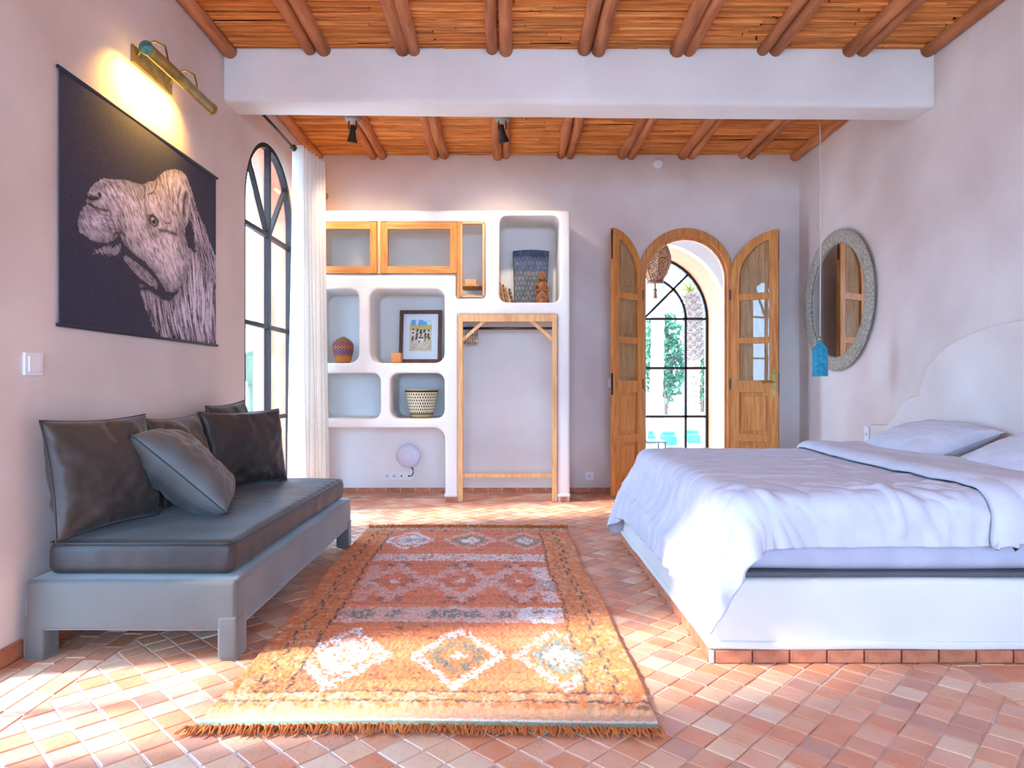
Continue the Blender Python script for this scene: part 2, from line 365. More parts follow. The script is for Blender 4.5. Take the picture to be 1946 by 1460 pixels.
# ------------------------------------------------------------------ floor: grout bed and terracotta tiles
fl = empty('floor'); tag(fl, 'terracotta square tiles laid diagonally with pale grout', 'floor', kind='structure')
box('grout_bed', -2.12, 3.3, YF-.25, 8.75, -.12, -.004, m_grout, fl)
PITCH, TS = 0.095, 0.0885
def clip_poly(poly, a, b, c):
    """keep the part of poly with a*x + b*y <= c"""
    out = []
    for i in range(len(poly)):
        p, q = poly[i], poly[(i+1) % len(poly)]; dp = a*p[0]+b*p[1]-c; dq = a*q[0]+b*q[1]-c
        if dp <= 0: out.append(p)
        if (dp < 0 < dq) or (dq < 0 < dp): t = dp/(dp-dq); out.append((p[0]+(q[0]-p[0])*t, p[1]+(q[1]-p[1])*t))
    return out
def tile_geo(poly, z):
    n = len(poly); cx = sum(p[0] for p in poly)/n; cy = sum(p[1] for p in poly)/n
    vs = [(x, y, z-.012) for x, y in poly]+[(x, y, z-.0022) for x, y in poly]
    for x, y in poly:
        d = math.hypot(x-cx, y-cy) or 1; k = max(0, 1-.0035/d); vs.append((cx+(x-cx)*k, cy+(y-cy)*k, z))
    fs = [tuple(range(2*n, 3*n))]
    for l in (0, 1): fs += [(l*n+i, l*n+(i+1) % n, (l+1)*n+(i+1) % n, (l+1)*n+i) for i in range(n)]
    return vs, fs
variants = []
for k in range(6):
    h = TS/2; poly = [(sx*h+random.uniform(-.0025, .0025), sy*h+random.uniform(-.0025, .0025)) for sx, sy in ((-1, -1), (1, -1), (1, 1), (-1, 1))]
    vs, fs = tile_geo(poly, 0); me = bpy.data.meshes.new('tile'); me.from_pydata(vs, [], fs); me.materials.append(m_tile); variants.append(me)
FX0, FX1, A45 = -1.53, 1.67, math.radians(46.0)
cs, sn = math.cos(A45), math.sin(A45)
tiles = []   # (cx, cy, poly or None, angle)
for i in range(-110, 111):
    for j in range(-110, 111):
        a, b = (i+.35)*PITCH, (j+.2)*PITCH; cx, cy = a*cs-b*sn+.2, a*sn+b*cs+3.0
        if cy < YF-.1 or cy > 8.7: continue
        if cx < FX0-.07 or cx > FX1+.07: continue
        h = TS/2; poly = [(cx+(sx*h)*cs-(sy*h)*sn, cy+(sx*h)*sn+(sy*h)*cs) for sx, sy in ((-1, -1), (1, -1), (1, 1), (-1, 1))]
        if min(p[0] for p in poly) < FX0 or max(p[0] for p in poly) > FX1:
            q = clip_poly(clip_poly(poly, -1, 0, -FX0), 1, 0, FX1)
            if len(q) < 3: continue
            ar = abs(sum(q[k][0]*q[(k+1) % len(q)][1]-q[(k+1) % len(q)][0]*q[k][1] for k in range(len(q))))/2
            if ar < 2e-4: continue
            tiles.append((sum(p[0] for p in q)/len(q), sum(p[1] for p in q)/len(q), q, 0))
        else: tiles.append((cx, cy, None, A45+random.randrange(4)*PI/2))
def border(x0, x1, rows, ln):
    wdt = (x1-x0)/rows
    for r in range(rows):
        y = YF+random.uniform(0, ln)
        while y < 8.6:
            q = [(x0+r*wdt+.003, y+.003), (x0+(r+1)*wdt-.003, y+.003), (x0+(r+1)*wdt-.003, y+ln-.003), (x0+r*wdt+.003, y+ln-.003)]
            q = [(a+random.uniform(-.0015, .0015), b+random.uniform(-.0015, .0015)) for a, b in q]
            tiles.append((x0+(r+.5)*wdt, y+ln/2, q, 0)); y += ln
border(XL, FX0-.004, 4, .14); border(FX1+.004, XR, 12, .14)
def seen(cx, cy):
    px = 965+1297*cx/cy if cy > .5 else -1; py = 730+1361.85/cy if cy > .5 else 9999
    if not (0 < px < 1946 and py < 1459): return False
    if -.98 < cx < .46 and 2.06 < cy < 4.95: return False           # under the rug
    if cx > .74 and 2.54 < cy: return False                         # under or behind the bed
    if cx < -1.0 and 2.95 < cy < 4.5: return False                  # under the sofa
    return True
vis = sorted([t for t in tiles if seen(t[0], t[1])], key=lambda t: t[1])
single = set(id(t) for t in vis[:298])
sv = []; sf = []
for t in tiles:
    cx, cy, poly, ang = t; z = random.uniform(-.0012, .0012)
    if id(t) in single:
        if poly is None:
            o = bpy.data.objects.new('tile', random.choice(variants)); COL.objects.link(o); o.location = (cx, cy, z); o.rotation_euler = (random.uniform(-.008, .008), random.uniform(-.008, .008), ang)
        else:
            vs, fs = tile_geo([(a-cx, b-cy) for a, b in poly], 0); o = raw('tile', vs, fs, m_tile); o.location = (cx, cy, z)
        o.parent = fl
    else:
        if poly is None:
            h = TS/2; c2, s2 = math.cos(ang), math.sin(ang)
            poly = [(cx+(sx*h)*c2-(sy*h)*s2+random.uniform(-.002, .002), cy+(sx*h)*s2+(sy*h)*c2+random.uniform(-.002, .002)) for sx, sy in ((-1, -1), (1, -1), (1, 1), (-1, 1))]
        vs, fs = tile_geo(poly, z); k = len(sv); sv += vs; sf += [tuple(i+k for i in q) for q in fs]
tag(raw('tile_field', sv, sf, m_tile, fl), kind='stuff')

# ------------------------------------------------------------------ baseboards of brick tiles
def brick_row(parent, p0, p1, out, ln, hgt, th, first=0.0):
    """bricks from p0 to p1 (xy); out: unit normal into the room"""
    p0 = Vector(p0); p1 = Vector(p1); d = p1-p0; L_ = d.length; d.normalize(); out = Vector(out); s = first; k = 0
    vs, fs = rounded(-ln/2+.0025, ln/2-.0025, 0, th, .002, hgt, .004, 1, 1)
    me = bpy.data.meshes.new('brick'); me.from_pydata([tuple(v) for v in vs], [], fs); me.materials.append(m_brick)
    ang = math.atan2(d.y, d.x); flip = Vector((-math.sin(ang), math.cos(ang))).dot(out) < 0
    while s+ln <= L_+.001:
        o = bpy.data.objects.new('brick', me); COL.objects.link(o); c = p0+d*(s+ln/2)
        o.location = (c.x-parent.location.x, c.y-parent.location.y, random.uniform(-.001, .001)-parent.location.z+.001); o.rotation_euler = (0, 0, ang+(PI if flip else 0)); o.parent = parent
        s += ln; k += 1
bl = empty('baseboard_left'); tag(bl, 'row of terracotta brick tiles along the foot of the banner wall', 'baseboard', kind='structure')
brick_row(bl, (XL, 2.2), (XL, 4.82), (1, 0), .14, .07, .012)
bb = empty('baseboard_back'); tag(bb, 'row of terracotta brick tiles along the foot of the far wall', 'baseboard', kind='structure')
brick_row(bb, (XL, YB), (1.24, YB), (0, -1), .14, .05, .012); brick_row(bb, (2.2, YB), (XR, YB), (0, -1), .14, .05, .012)

# ------------------------------------------------------------------ steel windows
def arc(r, s, a0, a1, n=20, uc=0.0): return [(uc+r*math.cos(a0+(a1-a0)*i/n), s+r*math.sin(a0+(a1-a0)*i/n)) for i in range(n+1)]
def flatbar(mb, a, b, wd, P, n0, n1):
    dx, dy = b[0]-a[0], b[1]-a[1]; l = math.hypot(dx, dy); ox, oy = -dy/l*wd/2, dx/l*wd/2
    mb.prism([(a[0]+ox, a[1]+oy), (b[0]+ox, b[1]+oy), (b[0]-ox, b[1]-oy), (a[0]-ox, a[1]-oy)], P, n0, n1)
def pane(pts, P, parent, n=0.0):
    k = len(pts); vs = [P(u, v_, n) for u, v_ in pts]+[P(u, v_, n+.004) for u, v_ in pts]
    return raw('pane', vs, [tuple(range(k)), tuple(reversed(range(k, 2*k)))]+[(i, i+k, (i+1) % k+k, (i+1) % k) for i in range(k)], m_glass, parent)
def steel_window_left(name, uc, r, s, label):
    o = empty(name); tag(o, label, 'window', kind='structure'); P = PX(XL-.035)
    fr = MB(); fw = .035; N_ = 24
    fr.strip([(uc-r+fw, 0)]+arc(r-fw, s, PI, 0, N_, uc)+[(uc+r-fw, 0)], [(uc-r, 0)]+arc(r, s, PI, 0, N_, uc)+[(uc+r, 0)], P, -.02, .03)
    fr.prism([(uc-r, 0), (uc+r, 0), (uc+r, .05), (uc-r, .05)], P, -.02, .03)
    fr.build('frame', m_steel, o)
    H = [.78, 1.50, 2.22]
    md = MB(); flatbar(md, (uc, .05), (uc, s+r-.02), .05, P, -.015, .025); md.build('mullion', m_steel, o)
    for h in H: q = MB(); flatbar(q, (uc-r+.02, h), (uc+r-.02, h), .032, P, -.012, .022); q.build('glazing_bar', m_steel, o)
    rad = []
    for sgn in (-1, 1):
        e = (uc+sgn*(r-.02)*math.cos(math.radians(38)), s+(r-.02)*math.sin(math.radians(38)))
        q = MB(); flatbar(q, (uc+sgn*.01, 2.22), e, .03, P, -.012, .022); q.build('glazing_bar', m_steel, o); rad.append(e)
    zs = [.05]+H
    for a, b in zip(zs[:-1], zs[1:]):
        for u0, u1 in ((uc-r+.03, uc-.025), (uc+.025, uc+r-.03)): pane([(u0, a), (u1, a), (u1, b), (u0, b)], P, o)
    for sgn in (-1, 1):
        a38 = math.radians(38); c0 = (uc+sgn*.02, 2.22); rr = r-.03
        lo = [c0, (uc+sgn*rr, 2.22)]+[(uc+sgn*rr*math.cos(a38*i/6), s+rr*math.sin(a38*i/6)) for i in range(7)]
        hi = [c0]+[(uc+sgn*rr*math.cos(a38+(PI/2-.04-a38)*i/8), s+rr*math.sin(a38+(PI/2-.04-a38)*i/8)) for i in range(9)]
        pane(lo, P, o); pane(hi, P, o)
    return o
steel_window_left('window_1', 5.40, .55, 2.38, 'tall arched black steel window with fan bars beside the curtain')
steel_window_left('window_2', 2.09, .36, 2.52, 'arched steel window on the banner wall outside the view')
def steel_window_back():
    o = empty('window_3'); tag(o, 'arched black steel garden window seen through the open door', 'window', kind='structure'); P = PY(8.60)
    uc, r, s, ri = DX, .81, 1.87, .53
    fr = MB(); fr.strip([(uc-r+.03, 0)]+arc(r-.03, s, PI, 0, 28, uc)+[(uc+r-.03, 0)], [(uc-r-.02, 0)]+arc(r+.02, s, PI, 0, 28, uc)+[(uc+r+.02, 0)], P, -.02, .03); fr.build('frame', m_steel, o)
    q = MB(); q.strip(arc(ri-.014, s, PI, 0, 24, uc), arc(ri+.014, s, PI, 0, 24, uc), P, -.012, .02); q.build('glazing_arc', m_steel, o)
    for sgn in (-1, 1):
        q = MB(); flatbar(q, (uc+sgn*ri, 0), (uc+sgn*ri, s), .028, P, -.012, .02); q.build('mullion', m_steel, o)
        q = MB(); flatbar(q, (uc, s), (uc+sgn*r*math.cos(PI/4), s+r*math.sin(PI/4)), .028, P, -.012, .02); q.build('glazing_bar', m_steel, o)
    H = [.02, .64, 1.25, s]
    for h in H: q = MB(); flatbar(q, (uc-r, h), (uc+r, h), .03, P, -.012, .02); q.build('glazing_bar', m_steel, o)
    us = [uc-r+.02, uc-ri, uc+ri, uc+r-.02]
    for a, b in zip(H[:-1], H[1:]):
        for u0, u1 in zip(us[:-1], us[1:]): pane([(u0+.012, a+.012), (u1-.012, a+.012), (u1-.012, b-.012), (u0+.012, b-.012)], P, o)
    for a0, a1 in ((0, PI/4), (PI/4, 3*PI/4), (3*PI/4, PI)):
        pane([(uc, s)]+arc(ri-.012, s, a0, a1, 10, uc), P, o)
        pane(arc(ri+.012, s, a0, a1, 10, uc)+list(reversed(arc(r-.03, s, a0, a1, 10, uc))), P, o)
steel_window_back()

# ------------------------------------------------------------------ arched double door, both leaves folded back into the room
dr = empty('door_1', (DX, YB, 0)); tag(dr, 'arched pine double door standing open with glazed leaves', 'door', kind='structure')
def door_frame():
    P = lambda u, v_, n: Vector((u, n, v_))
    mb = MB(); mb.strip([(-.40, 0)]+arc(.40, DS-.02, PI, 0, 26)+[(.40, 0)], [(-.458, 0)]+arc(.458, DS, PI, 0, 26)+[(.458, 0)], P, -.035, .10)
    mb.build('door_frame', m_pine, dr, bevel=.006)
    mb = MB(); mb.strip([(-.378, 0)]+arc(.378, DS-.03, PI, 0, 26)+[(.378, 0)], [(-.41, 0)]+arc(.41, DS-.02, PI, 0, 26)+[(.41, 0)], P, .0, .06)
    mb.build('door_stop', m_pine, dr, bevel=.004)
door_frame()
LW, LS, SW = .432, 2.05, .082
def leaf(sgn, ang):
    """sgn -1: hinge on the side of smaller x"""
    o = empty('door_leaf', (sgn*.432, -.035, 0)); o.parent = dr; o.rotation_euler = (0, 0, ang)
    P = lambda u, v_, n: Vector((-sgn*u, -n, v_))
    top = lambda u, r=LW: LS+math.sqrt(max(0, r*r-(LW-u)**2))
    th = .02; fr = MB()
    uu = [SW*i/6 for i in range(7)]
    fr.prism([(0, .02), (SW, .02)]+[(u, top(u)) for u in reversed(uu)], P, -th, th)                      # hinge stile
    uu = [LW-SW+SW*i/6 for i in range(7)]
    fr.prism([(LW-SW, .02), (LW, .02)]+[(u, top(u)) for u in reversed(uu)], P, -th, th)                  # meeting stile
    ri = LW-SW
    a0 = math.acos(min(1, (LW-SW)/LW)); n = 16
    out = []; inn = []
    for i in range(n+1):
        a = PI-(PI/2)*i/n
        out.append((LW+LW*math.cos(a), LS+LW*math.sin(a))); inn.append((LW+ri*math.cos(a), LS+ri*math.sin(a)))
    fr.strip(inn, out, P, -th+.001, th-.001)
    for z0, z1 in ((1.84, 1.905), (1.43, 1.49), (.97, 1.085), (.505, .58), (.02, .15)): fr.prism([(SW-.005, z0), (LW-SW+.005, z0), (LW-SW+.005, z1), (SW-.005, z1)], P, -th+.001, th-.001)
    fr.build('stile_frame', m_pine, o, bevel=.004)
    # three glazed fields, each with a wooden shutter panel behind the glass
    archf = [(SW, 1.905), (LW-SW, 1.905)]+[(u, top(u, ri)) for u in [LW-SW-(LW-2*SW)*i/10 for i in range(11)]]
    archf = [(u, max(1.906, z)) if i > 1 else (u, z) for i, (u, z) in enumerate(archf)]
    for pts in (archf, [(SW, 1.49), (LW-SW, 1.49), (LW-SW, 1.84), (SW, 1.84)], [(SW, 1.085), (LW-SW, 1.085), (LW-SW, 1.43), (SW, 1.43)]):
        q = MB(); q.prism(pts, P, .004, .016); q.build('shutter_panel', m_panel, o)
        cx = sum(p[0] for p in pts)/len(pts); cz = sum(p[1] for p in pts)/len(pts)
        ins = [(cx+(u-cx)*.72, cz+(z-cz)*.8) for u, z in pts]
        q = MB(); q.prism(ins, P, -.002, .024); q.build('raised_panel', m_panel, o, bevel=.004)
        pane(pts, P, o, -.012)
    for z0, z1 in ((.58, .97), (.15, .505)):
        q = MB(); q.prism([(SW, z0), (LW-SW, z0), (LW-SW, z1), (SW, z1)], P, -.005, .005); q.build('panel', m_pine, o)
        q = MB(); q.prism([(SW+.026, z0+.03), (LW-SW-.026, z0+.03), (LW-SW-.026, z1-.03), (SW+.026, z1-.03)], P, -.012, .012); q.build('raised_panel', m_pine, o, bevel=.005)
    for z in (.3, 1.05, 1.9): q = MB(); q.tube([P(-.004, z-.05, -.02), P(-.004, z+.05, -.02)], .007, 8); q.build('hinge', m_dark, o)
    if sgn > 0:
        q = MB(); q.prism([(LW-.05, .93), (LW-.018, .93), (LW-.018, 1.18), (LW-.05, 1.18)], P, -.026, -.019)
        q.tube([P(LW-.034, 1.07, -.02), P(LW-.034, 1.07, -.06)], .008, 8); q.tube([P(LW-.034, 1.07, -.06), P(LW-.08, 1.075, -.064), P(LW-.13, 1.065, -.06), P(LW-.145, 1.08, -.058)], .008, 8)
        q.build('handle', m_brass, o, smooth=False)
    q = MB(); q.prism([(LW-.003, .95), (LW+.002, .95), (LW+.002, 1.15), (LW-.003, 1.15)], P, -.012, .012); q.prism([(LW-.003, 2.2), (LW+.002, 2.2), (LW+.002, 2.46), (LW-.003, 2.46)], P, -.008, .008); q.build('latch_plate', m_dark, o)
leaf(-1, -math.radians(138)); leaf(1, math.radians(147))

# ------------------------------------------------------------------ curtain and rod
m_curtain = mat('white_linen', S(242, 236, 228), S(234, 226, 218), rough=0.85, vscale=60, bump=0.1, bscale=300, transl=0.45)
def curtain():
    o = empty('curtain', (-1.72, 5.75, 0)); tag(o, 'gathered white linen curtain hanging beside the steel window', 'curtain')
    n, m = 150, 40; vs = []
    for j in range(m+1):
        t = j/m; z = .012+(2.99-.012)*t
        for i in range(n+1):
            s = i/n; y = 5.53+s*(.44+.06*(1-t)*(s))
            ph = s*2*PI*6.5; amp = .055+.03*(1-t)
            x = -1.715+.07*s+amp*math.sin(ph+.5*math.sin(t*3+s*5)*(1-t))+.012*math.sin(ph*2.3+t*4)*(1-t)
            y += .018*math.cos(ph)
            vs.append((x+1.72, y-5.75, z))
    fs = [(j*(n+1)+i, j*(n+1)+i+1, (j+1)*(n+1)+i+1, (j+1)*(n+1)+i) for j in range(m) for i in range(n)]
    raw('cloth', vs, fs, m_curtain, o, True)
curtain()
rod = empty('curtain_rod', (-1.72, 4.2, 2.945)); tag(rod, 'thin black curtain rod with round end above the window', 'curtain rod')
rod_pole = MB().tube([(0, .56, 0), (0, 1.26, 0)], .011, 10).build('pole', m_dark, rod, True)
MB().lathe([(.001, 0), (.02, .006), (.027, .02), (.027, .032), (.02, .045), (.001, .052)], (0, 1.305, 0), 16, M=Matrix.Rotation(PI/2, 3, 'X')).build('finial', m_dark, rod_pole, True)

# ------------------------------------------------------------------ plaster shelving unit built against the far wall
UY = 6.08
un = empty('shelving_unit', (-.65, UY, 0)); tag(un, 'built-in cream plaster shelving unit with rounded niches, pine-framed cupboards and open wardrobe', 'shelving unit')
def rrect(x0, x1, z0, z1, r, n=5, corners=(1, 1, 1, 1)):
    pts = []
    for (cx, cz, a0), on in zip(((x1-r, z1-r, 0), (x0+r, z1-r, PI/2), (x0+r, z0+r, PI), (x1-r, z0+r, 3*PI/2)), corners):
        if on: pts += [(cx+r*math.cos(a0+PI/2*i/n), cz+r*math.sin(a0+PI/2*i/n)) for i in range(n+1)]
        else: pts.append((cx+(r if math.cos(a0+PI/4) > 0 else -r), cz+(r if math.sin(a0+PI/4) > 0 else -r)))
    return pts
PU = lambda u, v_, n: Vector((u, UY+n, v_))
bd = box('body', XL-.02, .553, UY, YB+.02, -.02, 2.60, m_plaster_w)
holes = [([(-1.70, 2.03), (-.45, 2.03), (-.45, 2.495), (-1.70, 2.495)], 0), ([(-.46, 1.82), (-.202, 1.82), (-.202, 2.495), (-.46, 2.495)], 0),
         (rrect(-.075, .464, 1.777, 2.55, .065), 0), (rrect(-1.72, -1.327, 1.238, 1.898, .085), 0), (rrect(-1.228, -.563, 1.238, 1.898, .085), 0),
         (rrect(-1.72, -1.134, .741, 1.148, .07), 0), (rrect(-1.045, -.563, .741, 1.148, .075), 0),
         (rrect(-1.80, -.558, -.3, .661, .10, corners=(1, 1, 0, 0)), 0), ([(-.445, -.3), (.441, -.3), (.441, 1.673), (-.445, 1.673)], 0)]
def taper(pts, n0, n1, k):
    """niche whose back is a little smaller than its mouth"""
    cx = (min(p[0] for p in pts)+max(p[0] for p in pts))/2; cz = (min(p[1] for p in pts)+max(p[1] for p in pts))/2; m = len(pts)
    mb = MB(); vs = [PU(u, v_, n0) for u, v_ in pts]+[PU(cx+(u-cx)*(1-k), v_, n1) for u, v_ in pts]
    mb.add(vs, [tuple(range(m)), tuple(reversed(range(m, 2*m)))]+[(i, i+m, (i+1) % m+m, (i+1) % m) for i in range(m)]); return mb.build('cutter', None)
cut(bd, [taper(h, -.1, YB-UY-.005, k) for h, k in holes], remesh=.0125, smooth_it=5); kid(bd, un)
for q in bd.data.polygons: q.use_smooth = True
def upart(mb, name, m, **k): return kid(mb.build(name, m, None, **k), un)
# pine-framed cupboard doors
for x0, x1 in ((-1.68, -1.163), (-1.128, -.452)):
    fw = .062; z0, z1 = 2.035, 2.49
    q = empty('cabinet_door', (0, 0, 0)); q.parent = un; q.matrix_parent_inverse = Matrix.Translation(-Vector(un.location))
    for c in (z0, z1-fw): MB().box(x0, x1, UY-.012, UY+.022, c, c+fw).build('door_rail', m_pine_h, q, bevel=.003)
    for a in (x0, x1-fw): MB().box(a, a+fw, UY-.0125, UY+.0225, z0, z1).build('door_stile', m_pine, q, bevel=.003)
    pane([(x0+fw, z0+fw), (x1-fw, z0+fw), (x1-fw, z1-fw), (x0+fw, z1-fw)], PU, q, .006)
upart(MB().box(-1.16, -1.131, UY-.006, UY+.02, 2.03, 2.495), 'post', m_pine_pale, bevel=.002)
upart(MB().box(-.452, -.424, UY-.008, UY+.02, 1.82, 2.495), 'post', m_pine, bevel=.002)
mb = MB(); mb.box(-.424, -.406, UY-.004, UY+.05, 1.825, 2.49); mb.box(-.226, -.206, UY-.004, UY+.05, 1.825, 2.49); mb.box(-.424, -.206, UY-.004, UY+.05, 1.822, 1.838); mb.box(-.424, -.206, UY-.004, UY+.05, 2.478, 2.492)
upart(mb, 'narrow_frame', m_pine_pale, bevel=.002)
upart(MB().box(-.424, -.206, UY+.15, UY+.45, 1.945, 1.957), 'shelf', m_pine_pale)
# open wardrobe: posts, header, braces, bottom bar, rail
for x in (-.422, .418): upart(MB().box(x-.022, x+.022, UY-.01, UY+.04, .004, 1.66), 'post', m_pine_pale, bevel=.003)
upart(MB().box(-.444, .440, UY-.012, UY+.042, 1.605, 1.67), 'crossbar', m_pine_pale, bevel=.003)
upart(MB().box(-.40, .396, UY+.005, UY+.035, .215, .25), 'crossbar', m_pine_pale, bevel=.003)
for s_ in (-1, 1): upart(MB().bar((s_*.405, UY+.016, 1.44), (s_*.20, UY+.016, 1.62), .03, .03, (0, 1, 0)), 'brace', m_pine_pale, bevel=.002)
upart(MB().tube([(-.44, 6.31, 1.565), (.44, 6.31, 1.565)], .013, 12), 'hanging_rail', mat('chromed_rail', S(90, 84, 84), rough=0.3, metal=0.8), smooth=True)
for x, wd in ((-.505, .10), (.497, .055)):
    upart(MB().box(x-wd/2, x+wd/2, UY-.022, UY+.02, .002, .045), 'brick', m_brick, bevel=.003)
for x0, x1 in ((-.565, -.445), (.441, .556)): upart(MB().box(x0, x1, UY-.012, UY+.06, .044, .075), 'plinth', m_plaster_w, bevel=.01)

# ------------------------------------------------------------------ things on the shelves
# coat hangers
m_hang = mat('hanger_wood', S(224, 206, 186), S(200, 176, 150), rough=0.5, vscale=20)
hx = [-.385, -.362, -.345, -.322, -.300, -.283]
hn = ['first wooden coat hanger from the wardrobe post', 'second wooden coat hanger from the wardrobe post', 'third wooden coat hanger from the wardrobe post', 'fourth wooden coat hanger from the wardrobe post', 'fifth wooden coat hanger from the wardrobe post', 'wooden coat hanger hanging farthest from its wardrobe post']
for i, x in enumerate(hx):
    h = empty('coat_hanger', (x, 6.31, 1.565), PI/2+.10+random.uniform(-.02, .02)); tag(h, hn[i], 'hanger', 'wooden coat hangers on the wardrobe rail')
    MB().tube([(.016*math.cos(a), 0, .002+.018*math.sin(a)) for a in [PI*.95-PI*1.25*k/9 for k in range(10)]]+[(0, 0, -.03), (0, 0, -.055)], .003, 6).build('hook', m_dark, h, True)
    MB().tube([(-.2, 0, -.135), (-.1, 0, -.075), (0, 0, -.055), (.1, 0, -.075), (.2, 0, -.135)], [.006, .008, .009, .008, .006], 8).build('shoulder', m_hang, h, True)
    MB().tube([(-.19, 0, -.135), (.19, 0, -.135)], .005, 6).build('trouser_bar', m_hang, h, True)
# striped lidded pot
def revolve(name, prof, n, mats, pick, loc, label, cat, group=None, open_top=False):
    vs = []; fs = []; mi = []
    for r, z in prof: vs += [(r*math.cos(2*PI*k/n), r*math.sin(2*PI*k/n), z) for k in range(n)]
    for i in range(len(prof)-1):
        for k in range(n): fs.append((i*n+k, i*n+(k+1) % n, (i+1)*n+(k+1) % n, (i+1)*n+k)); mi.append(pick(i, k))
    fs.append(tuple(reversed(range(n)))); mi.append(0)
    if not open_top: fs.append(tuple(range((len(prof)-1)*n, len(prof)*n))); mi.append(pick(len(prof)-2, 0))
    e = empty(name, loc); tag(e, label, cat, group); raw('body', vs, fs, mats, e, True, mi); return e
mw = [mat('weave_%d' % i, c, v_, rough=0.85, vscale=90, bump=.4, bscale=160) for i, (c, v_) in enumerate([(S(176, 92, 44), S(150, 74, 34)), (S(206, 128, 50), S(186, 106, 40)), (S(104, 84, 112), S(84, 70, 98)), (S(150, 56, 66), S(128, 46, 56)), (S(92, 86, 56), S(76, 72, 46)), (S(70, 44, 30), S(58, 36, 26))])]
def pot_pick(i, k):
    z = i
    if z < 6: return [0, 1][(k//1+z) % 2]
    if z < 8: return 5 if (k+z) % 2 else 1
    if z < 13: return 2 if (k+2*z) % 5 else 3
    if z < 16: return 1 if (k+z) % 2 else 5
    if z < 19: return 3 if (k+z) % 3 else 2
    return 4 if (k+z) % 4 else 0
prof = [(.060, .002)]+[(.066+.030*math.sin(min(1, t*1.5)*PI/2)-.085*max(0, (t-.62)/.38)**2.4, .002+.240*t) for t in [i/25 for i in range(1, 26)]]
revolve('woven_pot', prof, 40, mw, pot_pick, (-1.515, 6.28, 1.242), 'rounded lidded pot woven in orange and purple bands on shelf', 'pot')
# black and white basket
mbk = [mat('straw', S(206, 172, 112), S(180, 142, 84), rough=0.8, vscale=60, bump=.4, bscale=150), mat('dark_straw', S(46, 38, 32), S(62, 50, 42), rough=0.8, vscale=60), mat('pale_straw', S(224, 210, 178), S(206, 188, 150), rough=0.8, vscale=60, bump=.3, bscale=150)]
def basket_pick(i, k):
    if i < 3: return 0
    if i == 3: return 1
    if i >= 25: return 0 if i > 26 else 1
    row = (i-4)//3; col = (k+(row % 2)*1) % 2
    return 1 if col == 0 and (i-4) % 3 != 2 else 2
bprof = []
for i in range(29):
    t = i/28; bprof.append((.098+.055*t**.75-(.012 if t < .12 else 0)*(1-t/.12), .002+.255*t))
bprof += [(.148, .257), (.142, .25), (.10, .03), (.002, .025)]
revolve('woven_basket', bprof, 76, mbk, lambda i, k: basket_pick(i, k) if i < 28 else 0, (-.79, 6.26, .745), 'open straw basket with black and white dash pattern in low niche', 'basket')
# candle block
cb = empty('pillar_candle', (-1.005, 6.17, 1.240)); tag(cb, 'small square orange candle in front of the framed picture', 'candle')
v, f = rounded(-.043, .043, -.043, .043, .003, .09, .006, .03, 2); raw('wax', v, f, mat('orange_wax', S(222, 140, 66), S(206, 122, 52), rough=0.5, vscale=20), cb, True)
MB().tube([(0, 0, .088), (.002, 0, .10)], .0015, 6).build('wick', m_dark, cb)
# framed watercolour leaning in the niche
fp = empty('framed_picture', (-.822, 6.41, 1.245)); fp.rotation_euler = (math.radians(-7), 0, math.radians(-2)); tag(fp, 'dark brown framed watercolour of figures leaning in the niche', 'picture')
m_fr = mat('dark_wood', S(92, 56, 36), S(66, 38, 26), rough=0.45, vscale=6, stretch=(6, 6, 1))
W_, H_ = .40, .505; mb = MB(); fw = .035
mb.box(-W_/2, W_/2, -.025, 0, 0, fw); mb.box(-W_/2, W_/2, -.025, 0, H_-fw, H_); mb.box(-W_/2, -W_/2+fw, -.0255, 0, fw-.001, H_-fw+.001); mb.box(W_/2-fw, W_/2, -.0255, 0, fw-.001, H_-fw+.001)
mb.build('frame', m_fr, fp, bevel=.003)
MB().box(-W_/2+.01, W_/2-.01, -.008, 0, .01, H_-.01).build('mount_board', mat('mount_board', S(232, 232, 236), rough=0.8), fp)
def watercolour():
    nu, nv = 90, 130; u = np.linspace(0, 1, nu); v_ = np.linspace(0, 1, nv); U, V = np.meshgrid(u, v_)
    lin = lambda c: np.array(S(*c)[:3]); im = np.zeros((nv, nu, 3)); n1 = vnoise(nu, nv, 6, 3); n2 = vnoise(nu, nv, 22, 5)
    im[:] = lin((226, 206, 180)); sky = V > .80+.05*n1; im[sky] = lin((112, 176, 214)); im[sky & (n1 > .55)] = lin((206, 224, 232))
    gold = (V > .62+.06*n1) & ~sky; im[gold] = lin((214, 186, 108)); im[(V < .32) & (n2 > .62)] = lin((196, 172, 146))
    r = np.random.default_rng(8)
    for rowi, (vc, cnt) in enumerate(((.60, 5), (.50, 5), (.38, 6))):
        for k in range(cnt):
            uc = .15+.7*k/(cnt-1)+r.uniform(-.03, .03); v0 = vc+r.uniform(-.03, .03)
            d1 = np.hypot((U-uc)/.05, (V-v0)/.05) < 1; d2 = np.hypot((U-uc-.02)/.045, (V-v0-.06)/.03) < 1; d3 = (abs(U-uc) < .015) & (V < v0) & (V > v0-.10)
            im[d1] = lin([(244, 240, 232), (70, 66, 70), (186, 150, 62), (60, 92, 140)][r.integers(4)]); im[d2] = lin((48, 46, 54)); im[d3] = lin([(90, 70, 60), (240, 236, 228)][k % 2])
    X, Z = -.105+.21*u, .115+.30*v_
    vs = [(X[i], -.0085, Z[j]) for j in range(nv) for i in range(nu)]; fs = [(j*nu+i, j*nu+i+1, (j+1)*nu+i+1, (j+1)*nu+i) for j in range(nv-1) for i in range(nu-1)]
    o = raw('print', vs, fs, mat('watercolour_print', (1, 1, 1, 1), rough=0.8, attr='Col'), fp); col_attr(o.data, im.reshape(-1, 3))
watercolour()
